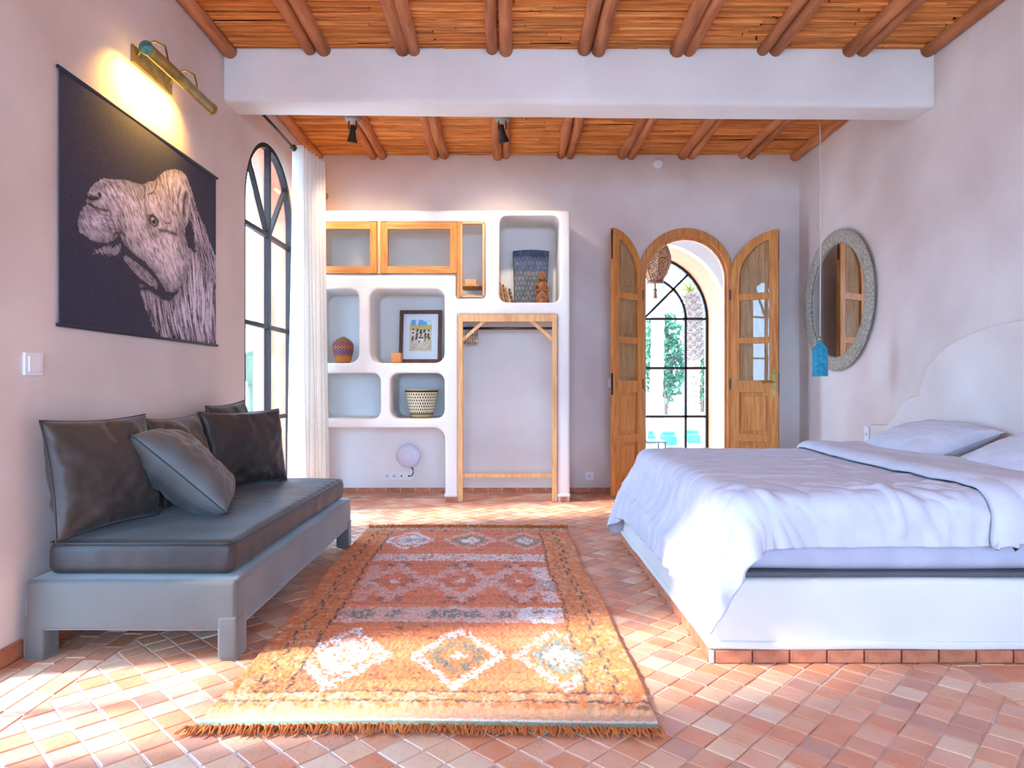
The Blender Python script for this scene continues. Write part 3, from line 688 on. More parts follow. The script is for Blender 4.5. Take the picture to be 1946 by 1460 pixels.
pane([(-W_/2+fw, fw), (W_/2-fw, fw), (W_/2-fw, H_-fw), (-W_/2+fw, H_-fw)], lambda u, v_, n: Vector((u, -.016+n, v_)), fp)
# carved board
cb = empty('carved_board', (.21, 6.43, 1.782)); cb.rotation_euler = (math.radians(-6), 0, 0); tag(cb, 'grey-blue carved wooden board propped up in the top niche', 'carved board')
def carved():
    nu, nv = 60, 100; vs = []; cols = []; rr = np.random.default_rng(2); nz = vnoise(nu+1, nv+1, 10, 4); nf = vnoise(nu+1, nv+1, 40, 6)
    for j in range(nv+1):
        t = j/nv
        for i in range(nu+1):
            s = i/nu; wd = .150+.022*t; x = -wd+2*wd*s+.01*t; z = .53*t+(.012*math.sin(PI*s) if t > .5 else 0)*(t-.5)*2
            row = t*11; motif = .5+.5*math.cos(s*2*PI*9+PI*(int(row) % 2)); e = abs((row % 1)-.5)*2
            rel = (1 if motif > e else 0)*(.55 if t < .55 else .35)+.5*nf[j, i]; edge = 1 if (s < .03 or s > .97 or t > .98) else 0
            vs.append((x, -.012+(-.004*rel), z)); base = np.array(S(86, 96, 120)[:3]) if t > .62 else np.array(S(112, 114, 120)[:3])
            cols.append(base*(.45+.75*rel)*(.7+.6*nz[j, i])*(1-.6*edge))
    n = nu+1; fs = [(j*n+i, j*n+i+1, (j+1)*n+i+1, (j+1)*n+i) for j in range(nv) for i in range(nu)]
    o = raw('carving', vs, fs, mat('carved_paint', (1, 1, 1, 1), rough=0.8, attr='Col'), cb); col_attr(o.data, np.array(cols))
    MB().add([(-.150, -.012, 0), (.150, -.012, 0), (.182, -.012, .53), (-.162, -.012, .53), (-.150, .012, 0), (.150, .012, 0), (.182, .012, .53), (-.162, .012, .53)], [(0, 3, 2, 1), (4, 5, 6, 7), (0, 1, 5, 4), (1, 2, 6, 5), (2, 3, 7, 6), (3, 0, 4, 7)]).build('board', m_fr, cb)
carved()
# books leaning in the niche
bkc = [(S(176, 98, 44), .205, .030, 'tallest tan leather book against the niche side'), (S(150, 74, 40), .185, .020, 'brown book second from the niche side'), (S(206, 150, 110), .165, .018, 'thin speckled book third from the niche side'), (S(120, 66, 48), .150, .020, 'short dark red book at the end of the leaning row')]
x = -.062
for i, (c, h, t, lb) in enumerate(bkc):
    b = empty('book', (x+t/2, 6.34, 1.783)); b.rotation_euler = (0, math.radians(-9-2*i), 0); tag(b, lb, 'book', 'old books leaning in the top niche')
    m_ = mat('book_cover', c, (c[0]*.5, c[1]*.5, c[2]*.5, 1), rough=0.6, vscale=60, bump=.2, bscale=80)
    v, f = rounded(-t/2, t/2, -.07, .07, .004, h, .003, .06, 1); raw('cover', v, f, m_, b)
    MB().box(-t/2+.003, t/2-.003, -.06, .072, .008, h+.001).build('pages', mat('pages', S(222, 204, 176), rough=.9), b)
    for zz in (.3, .55, .8): MB().box(-t/2-.001, t/2+.001, -.0715, -.069, h*zz, h*zz+.006).build('spine_band', m_brass, b)
    x += t+.012
# carved figurine
fg = empty('figurine', (.315, 6.26, 1.780)); tag(fg, 'brown carved wooden doll figurine in front of the grey board', 'figurine')
m_fig = mat('carved_brown', S(168, 104, 58), S(110, 60, 30), rough=0.6, vscale=26, bump=.5, bscale=60)
MB().lathe([(.066, .003), (.068, .02), (.062, .07), (.052, .12), (.044, .15), (.05, .165), (.046, .19), (.03, .205), (.018, .212)], n=20).build('dress', m_fig, fg, True)
hd_ = MB().lathe([(.016, .208), (.03, .222), (.037, .242), (.034, .262), (.022, .276), (.012, .28)], n=18).build('head', m_fig, fg, True)
MB().lathe([(.012, .276), (.02, .284), (.016, .296), (.004, .302)], n=12).build('topknot', m_fig, hd_, True)
for s_ in (-1, 1):
    MB().tube([(s_*.04, -.01, .185), (s_*.062, -.02, .15), (s_*.05, -.045, .12), (s_*.02, -.058, .125)], [.014, .013, .011, .009], 8).build('arm', m_fig, fg, True)
# loose boards behind the narrow opening
for i, (z0, dz, rx, x1, lb) in enumerate(((1.960, .05, 0, -.285, 'stubby pale wooden block on the narrow cupboard shelf'), (1.848, .022, 0, -.30, 'short pale board on the floor of the narrow cupboard'))):
    b = empty('wooden_board', (-.395, 6.3, z0)); tag(b, lb, 'board'); v, f = rounded(0, x1+.395, -.05, .05, 0, dz, .004, .05, 1); raw('plank', v, f, m_pine_pale, b); 
# router, cable, socket strip
m_rt = mat('router_shell', S(214, 210, 226), rough=0.45)
ro = empty('wifi_router', (-.95, YB-.04, .365)); tag(ro, 'round white wifi router mounted above the socket strip', 'router')
MB().lathe([(.06, 0), (.108, .012), (.112, .022), (.108, .032), (.03, .036)], n=40, M=Matrix.Rotation(PI/2, 3, 'X')).build('disc', m_rt, ro, True)
MB().lathe([(.042, .0345), (.044, .0375), (.036, .0375), (.034, .0345)], n=28, M=Matrix.Rotation(PI/2, 3, 'X'), caps=False).build('ring', m_rt, ro, True)
so = empty('socket_strip', (-1.058, YB, .165)); tag(so, 'wide white four-socket strip low on the wall under the router', 'socket')
v, f = rounded(-.145, .145, -.012, 0, -.043, .043, .004, .1, 2); raw('plate', v, f, m_white, so)
for k in range(4):
    c = (-.105+.07*k, -.0125, 0)
    q = MB()
    for dx, dz in (((-.010, -.005), (.010, -.005), (0, .009)) if k < 2 else ((0, 0),)):
        q.lathe([(.005 if k < 2 else .008, 0), (.005 if k < 2 else .008, .002)], (c[0]+dx, c[1], dz), 10, M=Matrix.Rotation(PI/2, 3, 'X'))
    q.build('socket_hole', m_dark, so)
ca = empty('power_cable', (-.92, YB-.03, .25)); tag(ca, 'short black cable from the router to the socket strip', 'cable')
MB().tube([(-.01, 0, .01), (.012, -.012, -.02), (.016, -.018, -.05), (.0, -.02, -.078), (-.033, -.012, -.086)], .005, 8).build('wire', m_dark, ca, True)
# single sockets and switch
def plate(name, loc, rz, label, cat, w_=.082, h_=.082, rocker=True, dark=False):
    o = empty(name, loc, rz); tag(o, label, cat)
    v, f = rounded(-w_/2, w_/2, -.012, 0, -h_/2, h_/2, .004, .1, 2); raw('plate', v, f, m_white, o)
    if rocker: v, f = rounded(-w_*.32, w_*.32, -.017, -.006, -h_*.34, h_*.34, .003, .1, 2); raw('rocker', v, f, m_white, o)
    else:
        q = MB()
        for dx, dz in ((-.010, -.005), (.010, -.005), (0, .009)): q.lathe([(.004, 0), (.004, .002)], (dx, -.0125, dz), 10, M=Matrix.Rotation(PI/2, 3, 'X'))
        q.build('socket_hole', m_dark, o)
    return o
plate('light_switch', (XL, 2.68, 1.128), PI/2, 'white square light switch on the wall below the banner', 'light switch', .105, .09)
plate('wall_socket', (.785, YB, .165), 0, 'single white wall socket right of the wardrobe near the bed', 'socket', rocker=False)
plate('door_switch', (.995, YB, 1.06), 0, 'small white switch beside the left door leaf', 'light switch', .06, .085)
plate('bed_socket', (XR, 5.33, .66), -PI/2, 'white bedside socket on the wall behind the pillow', 'socket', .07, .12, rocker=False)
# smoke detector on the far wall
sm = empty('smoke_detector', (1.445, YB, 3.17)); tag(sm, 'small round pale detector high on the far wall', 'detector')
MB().lathe([(.05, 0), (.05, .02), (.04, .03), (.012, .032)], n=24, M=Matrix.Rotation(PI/2, 3, 'X')).build('case', m_white, sm, True)
# spotlights on the log ceiling
def spot(x, y, tilt, yaw, label):
    o = empty('spotlight', (x, y, ZC-.05)); tag(o, label, 'spotlight', 'ceiling spotlights')
    m_b = mat('spot_base', S(150, 148, 142), rough=.5)
    MB().lathe([(.055, -.03), (.058, -.025), (.058, .01), (.05, .012)], n=24).build('base', m_b, o, True)
    for s_ in (-1, 1): MB().tube([(s_*.028, 0, -.03), (s_*.032, 0, -.08), (s_*.028, 0, -.10)], .005, 6).build('bracket_arm', m_dark, o, True)
    l = bpy.data.lights.new('spot_beam', 'SPOT'); l.energy = 60; l.color = (1, .84, .62); l.spot_size = math.radians(95); l.spot_blend = .8; l.shadow_soft_size = .04
    lo = bpy.data.objects.new('spot_beam', l); COL.objects.link(lo); lo.parent = o; lo.location = (0, .02, -.17); lo.rotation_euler = (math.radians(40), 0, 0)
    R_ = Matrix.Rotation(yaw, 3, 'Z') @ Matrix.Rotation(tilt, 3, 'X')
    MB().lathe([(.012, .05), (.022, .045), (.024, .0), (.028, -.03), (.042, -.075), (.046, -.085), (.038, -.08), (.02, -.02)], (0, 0, -.115), 20, M=R_, caps=False).build('lamp_head', m_dark, o, True)
spot(-1.25, 5.5, math.radians(18), .4, 'black spotlight on the log nearest the curtain'); spot(-.045, 5.5, math.radians(24), -.5, 'black spotlight on the log above the shelving unit middle')

# ------------------------------------------------------------------ camel banner on the left wall
def banner():
    o = empty('camel_banner', (XL+.012, 2.83, 1.30)); tag(o, 'dark hanging fabric banner printed with a camel head in profile', 'banner')
    W_, H_ = 1.525, 1.06; nu, nv = 640, 446
    u = np.linspace(0, W_, nu); v_ = np.linspace(0, H_, nv); U, V = np.meshgrid(u, v_)
    head = [(0.201, 0.616), (0.249, 0.662), (0.299, 0.693), (0.391, 0.716), (0.501, 0.745), (0.578, 0.753), (0.632, 0.763), (0.688, 0.792), (0.76, 0.821), (0.819, 0.87), (0.881, 0.912), (0.978, 0.949), (1.062, 0.965), (1.124, 0.955), (1.151, 0.921), (1.169, 0.859), (1.151, 0.778), (1.142, 0.692), (1.097, 0.615), (1.142, 0.541), (1.169, 0.495), (1.151, 0.416), (1.08, 0.33), (0.978, 0.259), (0.881, 0.254), (0.819, 0.292), (0.745, 0.333), (0.66, 0.371), (0.552, 0.395), (0.482, 0.416), (0.451, 0.445), (0.426, 0.467), (0.391, 0.432), (0.333, 0.405), (0.266, 0.392), (0.201, 0.392), (0.17, 0.403), (0.132, 0.408), (0.115, 0.442), (0.125, 0.476), (0.15, 0.52), (0.186, 0.548), (0.172, 0.556), (0.191, 0.578), (0.181, 0.588)]
    mane = [(1.142, 0.927), (1.196, 0.883), (1.234, 0.817), (1.301, 0.756), (1.38, 0.704), (1.441, 0.627), (1.535, 0.554), (1.535, 0.379), (1.421, 0.417), (1.32, 0.489), (1.243, 0.526), (1.224, 0.609), (1.187, 0.686), (1.151, 0.727), (1.124, 0.829)]
    neck = [(1.142, 0.541), (1.243, 0.526), (1.32, 0.489), (1.421, 0.417), (1.548, 0.381), (1.548, -0.026), (0.819, -0.017), (0.738, 0.053), (0.688, 0.116), (0.639, 0.17), (0.605, 0.223), (0.592, 0.26), (0.674, 0.248), (0.774, 0.22), (0.881, 0.203), (0.994, 0.261), (1.08, 0.33)]
    jaw = [(0.457, 0.359), (0.482, 0.374), (0.578, 0.357), (0.688, 0.33), (0.789, 0.287), (0.782, 0.252), (0.688, 0.265), (0.578, 0.295), (0.501, 0.332)]
    lip = [(0.223, 0.332), (0.249, 0.36), (0.31, 0.382), (0.391, 0.401), (0.451, 0.427), (0.439, 0.387), (0.414, 0.363), (0.344, 0.352), (0.266, 0.343)]
    gap = [(1.097, 0.648), (1.169, 0.707), (1.224, 0.643), (1.206, 0.536), (1.142, 0.549)]
    # ragged fur outline: look the shapes up at slightly shifted places
    j1 = (vnoise(nu, nv, 200, 21)-.5)*.018; j2 = (vnoise(nu, nv, 200, 22)-.5)*.018
    Uj, Vj = U+j1*1.4, V+j2*1.4; Us, Vs = U+j1*.4, V+j2*.4
    m_head = inside(head, Us, Vs); m_mane = inside(mane, Uj, Vj); m_neck = inside(neck, Uj, Vj); m_jaw = inside(jaw, Us, Vs); m_lip = inside(lip, Uj, Vj)
    body = m_head | m_mane | m_neck | m_jaw | m_lip
    body &= ~inside(gap, Us, Vs)
    # fur streaks: noise smeared along a direction field
    ii, jj = np.meshgrid(np.arange(nu), np.arange(nv))
    def smear(seed, ang, ln, cells):
        n0 = vnoise(nu, nv, cells, seed); acc = np.zeros((nv, nu))
        for k in np.linspace(-ln, ln, 11):
            x = np.clip((ii+k*np.cos(ang)).astype(int), 0, nu-1); y = np.clip((jj+k*np.sin(ang)).astype(int), 0, nv-1); acc += n0[y, x]
        acc /= 11; return np.clip((acc-acc.mean())/(2.6*acc.std())+.5, 0, 1)
    # hair directions: backwards along the skull, down the cheek, down the neck
    a_head = 2.75-.9*np.clip((U-.45)/.5, 0, 1)+.5*(vnoise(nu, nv, 6, 31)-.5)*2
    a_neck = 1.85+.25*(vnoise(nu, nv, 8, 32)-.5)*2; a_mane = 2.15+.25*(vnoise(nu, nv, 8, 33)-.5)
    f_head = .55*smear(43, a_head, 5, 330)+.45*smear(45, a_head, 8, 170)
    f_neck = .45*smear(41, a_neck, 13, 300)+.55*smear(44, a_neck, 26, 110); f_mane = .5*smear(42, a_mane, 12, 300)+.5*smear(46, a_mane, 18, 120)
    fur = np.where(m_neck & ~m_head, f_neck, np.where(m_mane & ~m_head, f_mane, f_head))
    # soft form: every shape rounds off towards its outline
    def edge_d(poly): return dist_line(poly+[poly[0]], U, V)
    dh = edge_d(head); dn = edge_d(neck)
    form = np.where(m_head, .55+.45*np.clip(dh/.09, 0, 1), np.where(m_neck, .45+.5*np.clip(dn/.12, 0, 1), .6))
    big = vnoise(nu, nv, 10, 51)
    con = np.where(m_neck & ~m_head, 1.5, np.where(m_mane & ~m_head, 1.3, .85))
    val = form*(.50+.22*big)*np.clip(1+con*(fur-.52)*1.5, .04, 2)
    def glow(c, rx, ry, k):
        nonlocal val
        val = val*(1+k*np.exp(-((U-c[0])/rx)**2-((V-c[1])/ry)**2))
    glow((.33, .66), .14, .05, .45); glow((.24, .47), .09, .06, .35); glow((.56, .62), .12, .08, .25); glow((.92, .44), .12, .10, .35); glow((.98, .88), .10, .05, .4); glow((.88, .66), .06, .05, .15); glow((.70, .47), .08, .07, .2)
    glow((.62, .34), .16, .03, -.4); glow((.70, .585), .035, .05, -.75); glow((.76, .535), .05, .02, -.7); glow((.33, .56), .05, .02, -.25); glow((1.03, .62), .05, .10, -.35); glow((.86, .28), .10, .03, -.4); glow((1.30, .30), .16, .25, .25); glow((.70, .15), .05, .08, .3)
    def stroke(pl, wd, to, k=1.0):
        nonlocal val
        a = np.exp(-(dist_line(pl, Us, Vs)/wd)**2)*k; val = val*(1-a)+to*a
    stroke([(0.186, 0.573), (0.223, 0.576), (0.26, 0.59), (0.279, 0.609), (0.266, 0.616)], .009, .01); stroke([(0.205, 0.583), (0.245, 0.590)], .008, .02, .9)
    stroke([(0.196, 0.603), (0.235, 0.602), (0.262, 0.624)], .006, .75, .6)
    stroke([(0.191, 0.549), (0.244, 0.544), (0.288, 0.545), (0.333, 0.553)], .006, .02, .95)
    for k in range(5): stroke([(0.22+.02*k, 0.532-.017*k), (0.29+.02*k, 0.524-.017*k), (0.36+.02*k, 0.536-.017*k)], .0028, .12, .6)
    stroke([(0.804, 0.57), (0.897, 0.583), (0.994, 0.588)], .011, .03, .85)
    for pl in ([(0.688, 0.725), (0.745, 0.756), (0.789, 0.73), (0.835, 0.681)], [(0.835, 0.82), (0.881, 0.779), (0.913, 0.717), (0.978, 0.693)], [(0.945, 0.86), (0.961, 0.793), (1.011, 0.734)], [(.66, .76), (.652, .70), (.67, .64)], [(.82, .64), (.87, .62), (.93, .64)], [(.80, .85), (.77, .80), (.75, .76)], [(.88, .89), (.90, .83), (.92, .77)]): stroke(pl, .0048, .05, .8)
    for pl in ([(.70, .70), (.745, .735), (.785, .71)], [(.86, .80), (.895, .74), (.94, .71)]): stroke(pl, .009, .72, .45)
    ear = [(1.054, 0.736), (1.037, 0.797), (1.071, 0.86), (1.124, 0.884), (1.16, 0.856), (1.142, 0.767), (1.124, 0.704)]
    stroke([(1.085, .73), (1.085, .80), (1.115, .85)], .018, .05, .92); stroke(ear, .007, .85, .85); stroke([(1.022, .72), (1.015, .80), (1.045, .87)], .006, .03, .85)
    stroke([(0.402, 0.462), (0.451, 0.479), (0.476, 0.471)], .008, .03, .85); stroke([(0.482, 0.416), (0.552, 0.388), (0.66, 0.356), (0.745, 0.326), (0.804, 0.289)], .010, .015, .97)
    stroke([(0.605, 0.226), (0.688, 0.245), (0.804, 0.222), (0.913, 0.211), (1.011, 0.271)], .012, .02, .92); stroke([(.40, .47), (.385, .445), (.41, .425)], .008, .03, .8)
    # eye
    e = np.hypot((U-.745)/.034, (V-.603)/.022); val = np.where(e < 1.35, .03, val); val = np.where(e < 1, .12+.05*fur, val); val = np.where((e < .95) & (e > .74), .34, val); val = np.where(e < .5, .02, val)
    val = np.where(np.hypot((U-.735)/.009, (V-.611)/.006) < 1, .85, val)
    stroke([(.70, .622), (.745, .636), (.80, .612)], .006, .02, .95); stroke([(.71, .578), (.75, .570), (.79, .585)], .005, .5, .6); stroke([(.695, .652), (.745, .668), (.80, .645)], .007, .6, .5)
    im = np.empty((nv, nu, 3)); tint = np.array(S(228, 216, 236)[:3]); dark = np.array(S(46, 48, 70)[:3])
    nb = vnoise(nu, nv, 260, 61)[..., None]
    im[:] = dark*(.75+.5*nb)
    im = np.where(body[..., None], np.clip(val, .012, 1)[..., None]*tint, im)
    vs = np.stack([np.full(U.size, 0.0)+.004*np.sin(U.ravel()*3), U.ravel(), V.ravel()], 1)
    fs = [(j*nu+i, j*nu+i+1, (j+1)*nu+i+1, (j+1)*nu+i) for j in range(nv-1) for i in range(nu-1)]
    p = raw('printed_cloth', vs, fs, mat('banner_print', (1, 1, 1, 1), rough=0.75, attr='Col', bump=.08, bscale=500), o, True); col_attr(p.data, im.reshape(-1, 3))
    sv = p.modifiers.new('thickness', 'SOLIDIFY'); sv.thickness = .003; sv.offset = -1
    m_rodm = mat('banner_rod', S(40, 40, 52), rough=.6)
    for z in (-.004, H_+.004): MB().tube([(0, -.012, z), (0, W_+.012, z)], .008, 8).build('hem_rod', m_rodm, o, True)
banner()

# ------------------------------------------------------------------ brass picture light over the banner
def picture_light(loc, label, energy, ln=.70, down=-.8):
    o = empty('picture_light', loc); tag(o, label, 'picture light')
    v, f = rounded(.0, .012, -.2, .2, -.045, .045, .005, .1, 2); raw('wall_plate', v, f, m_brass, o)
    n = 20; vs = []; fs = []
    # open tube: the slot faces the wall and the floor
    A0, A1 = math.radians(-100), math.radians(150); k = 18
    for r in (.031, .027):
        for y in (-ln/2, ln/2):
            vs += [(.16+r*math.cos(A0+(A1-A0)*i/k), y, -.055+r*math.sin(A0+(A1-A0)*i/k)) for i in range(k+1)]
    m = k+1
    fs = [(i, i+1, m+i+1, m+i) for i in range(k)]+[(2*m+i+1, 2*m+i, 3*m+i, 3*m+i+1) for i in range(k)]+[(0, m, 3*m, 2*m), (k, 2*m+k, 3*m+k, m+k)]+[(i, 2*m+i, 2*m+i+1, i+1) for i in range(k)]+[(m+i, m+i+1, 3*m+i+1, 3*m+i) for i in range(k)]
    shd = raw('tube_shade', vs, fs, m_brass, o, True)
    m_cap = mat('verdigris', S(92, 150, 140), S(70, 116, 104), rough=.5, metal=.4, vscale=40)
    for s_ in (-1, 1):
        MB().lathe([(.033, 0), (.033, .014), (.012, .018), (.008, .026)], (.16, s_*ln/2, -.055), 22, M=Matrix.Rotation(-s_*PI/2, 3, 'X')).build('end_cap', m_cap if s_ < 0 else m_brass, shd, True)
        MB().tube([(.01, s_*.16, .0), (.05, s_*.16, .055), (.10, s_*.16, .075), (.15, s_*.16, .05), (.165, s_*.16, -.02), (.163, s_*.16, -.03)], .006, 8).build('arm', m_brass, o, True)
    MB().tube([(.155, -ln*.36, -.058), (.155, ln*.36, -.058)], .010, 10).build('lamp_tube', mat('lit_tube', S(255, 214, 120), emit=(1, .72, .28, 1), estr=14), o, True)
    l = bpy.data.lights.new('lamp_glow', 'AREA'); l.shape = 'RECTANGLE'; l.size = ln*.75; l.size_y = .03; l.energy = energy; l.color = (1, .52, .07); l.spread = math.radians(120)
    lo = bpy.data.objects.new('lamp_glow', l); COL.objects.link(lo); lo.parent = o; lo.location = (.135, -.05, -.075)
    lo.rotation_euler = Vector((-.75, 0, down)).to_track_quat('-Z', 'Y').to_euler()
picture_light((XL, 3.585, 2.695), 'aged brass tube picture light glowing above the camel banner', 8)
picture_light((XL, 6.22, 2.86), 'brass picture light mostly hidden by the curtain above the shelves', 7, .3)

# ------------------------------------------------------------------ sofa
m_vel = mat('grey_velvet', S(106, 100, 93), S(88, 84, 78), rough=0.75, vscale=2.2, bump=.12, bscale=220, sheen=.6, lo=.3, hi=.7)
m_sat = mat('dark_satin', S(64, 55, 51), S(46, 41, 39), rough=0.45, vscale=2.5, bump=.08, bscale=160, sheen=.15, spec=.35, lo=.3, hi=.7)
m_sat2 = mat('grey_satin', S(104, 98, 92), S(86, 80, 76), rough=0.45, vscale=2.5, bump=.08, bscale=160, sheen=.15, spec=.35, lo=.3, hi=.7)
m_sat3 = mat('brown_satin', S(80, 66, 57), S(62, 52, 46), rough=0.45, vscale=2.5, bump=.08, bscale=160, sheen=.15, spec=.35, lo=.3, hi=.7)
SX0, SX1, SY0, SY1 = -1.835, -1.025, 2.585, 4.47
sf_ = empty('daybed_sofa', (-1.43, 3.53, 0)); tag(sf_, 'low grey velvet daybed sofa with dark satin mattress against the wall', 'sofa')
nz = lambda p, s, a: a*noise.noise(Vector(p)*s)
v, f = rounded(SX0, SX1, SY0, SY1, .112, .306, .022, .06, 3, lambda p: p+Vector((nz(p, 4, .004), nz(p+Vector((5, 1, 2)), 4, .004), nz(p+Vector((1, 7, 2)), 3, .004))))
kid(raw('base', v, f, m_vel, None, True), sf_)
for x in (SX0, SX1-.075):
    for y in (SY0, SY1-.095):
        v, f = rounded(x-.002, x+.077, y-.002, y+.097, .001, .17, .014, .05, 3); kid(raw('leg', v, f, m_vel, None, True), sf_)
def mat_disp(p):
    q = p.copy(); t = (p.y-2.63)/1.8
    if p.z > .40:
        q.z += .012*math.sin(PI*min(1, max(0, (p.x+1.785)/.725)))*math.sin(PI*min(1, max(0, t)))
        q.z += .0035*math.sin(p.y*70+3*noise.noise(Vector((p.x*6, p.y*2, 0)))*2+8*(p.x+1.06)**2)*max(0, min(1, (t-.25)*2))*max(0, 1-abs(p.x+1.3)*1.2)
        q.z += nz(p, 5, .006)
    else: q.x += nz(p, 9, .004); q.y += .004*math.sin(p.x*60+nz(p, 5, 3))*(1 if p.y < 2.7 else 0)*max(0, (p.z-.3)*8)
    return q
v, f = rounded(-1.785, -1.058, 2.63, 4.43, .309, .442, .04, .022, 4, mat_disp)
mt = kid(raw('mattress', v, f, m_sat, None, True), sf_)
MB().tube([(-1.77, 4.40, .443), (-1.77, 2.64, .437), (-1.74, 2.632, .434), (-1.10, 2.632, .434), (-1.07, 2.645, .434), (-1.062, 2.70, .434), (-1.062, 4.38, .434), (-1.09, 4.42, .434)], .0035, 6).build('piping', m_sat, mt, True)

# ------------------------------------------------------------------ cushions
def cushion(name, c, a, b, w_, h_, T, m, label, group, seed, pipe=True, pinch=.07, wr=1.0, piped=None):
    """c centre, a width direction, b up direction"""
    a = Vector(a).normalized(); b = Vector(b); b = (b-a*b.dot(a)).normalized(); nn = a.cross(b).normalized()
    o = empty(name, c); tag(o, label, 'cushion' if 'pillow' not in name else 'pillow', group)
    N_ = 36; vs = []; idx = {}; fs = []
    def pt(i, j, side):
        u, v_ = -1+2*i/N_, -1+2*j/N_; rim = i in (0, N_) or j in (0, N_)
        key = (i, j, 0 if rim else side)
        if key in idx: return idx[key]
        x = w_/2*u*(1-pinch*(1-v_*v_)*u*u); y = h_/2*v_*(1-pinch*(1-u*u)*v_*v_)
        e = (1-u**2)*(1-v_**2); t = T/2*max(0, e)**.42 if not rim else 0
        edge = max(abs(u), abs(v_))
        wrk = (.010*noise.noise(Vector((u*2.2+seed, v_*2.2, side*3)))+.006*noise.noise(Vector((u*5+seed, v_*5, side*5)))+.007*abs(noise.noise(Vector((u*7*(1.5-edge)+seed, v_*7*(1.5-edge), side*7)))))*wr
        # short creases running in from the seam
        cr = .010*wr*math.sin(9*(u+v_*.3)+seed)*max(0, abs(v_)-.45)*(1-abs(v_))*4+.010*wr*math.sin(9*(v_-u*.3)+seed*2)*max(0, abs(u)-.45)*(1-abs(u))*4
        t += (wrk+cr)*(1 if not rim else 0)*min(1, e*6)
        p = a*x+b*y+nn*(t*side)
        idx[key] = len(vs); vs.append(p); return idx[key]
    for side in (1, -1):
        for j in range(N_):
            for i in range(N_):
                q = (pt(i, j, side), pt(i+1, j, side), pt(i+1, j+1, side), pt(i, j+1, side)); fs.append(q if side > 0 else tuple(reversed(q)))
    raw('cover', vs, fs, m, o, True)
    if pipe:
        ring = [vs[idx[(i, 0, 0)]] for i in range(N_)]+[vs[idx[(N_, j, 0)]] for j in range(N_)]+[vs[idx[(i, N_, 0)]] for i in range(N_, 0, -1)]+[vs[idx[(0, j, 0)]] for j in range(N_, -1, -1)]
        MB().tube(ring, .0035, 6).build('seam', piped or m_sat, o, True)
    return o
G = 'satin cushions on the daybed sofa'
cushion('cushion', (-1.70, 2.88, .678), (.20, .97, 0), (-.16, .0, .98), .56, .47, .16, m_sat3, 'large brown satin cushion at the near end of the daybed', G, 1.3, wr=1.7)
cushion('cushion', (-1.525, 3.235, .635), (-.33, .93, -.06), (-.74, .0, .64), .50, .53, .27, m_sat2, 'puffy grey cushion lying tilted with its seam facing out', G, 4.1, wr=1.7)
cushion('cushion', (-1.72, 3.60, .655), (0, 1, 0), (-.2, 0, .98), .56, .46, .16, m_sat3, 'brown cushion against the wall behind the tilted grey one', G, 7.7, wr=1.5)
cushion('cushion', (-1.575, 4.09, .665), (.50, .86, 0), (-.16, .05, .98), .58, .46, .17, m_sat, 'dark charcoal cushion standing at the far half of the daybed', G, 2.6, wr=1.7)
cushion('cushion', (-1.735, 4.28, .705), (.12, .98, .05), (-.12, .02, .98), .46, .46, .13, m_sat, 'dark cushion peeking out behind the charcoal one near the window', G, 9.2)

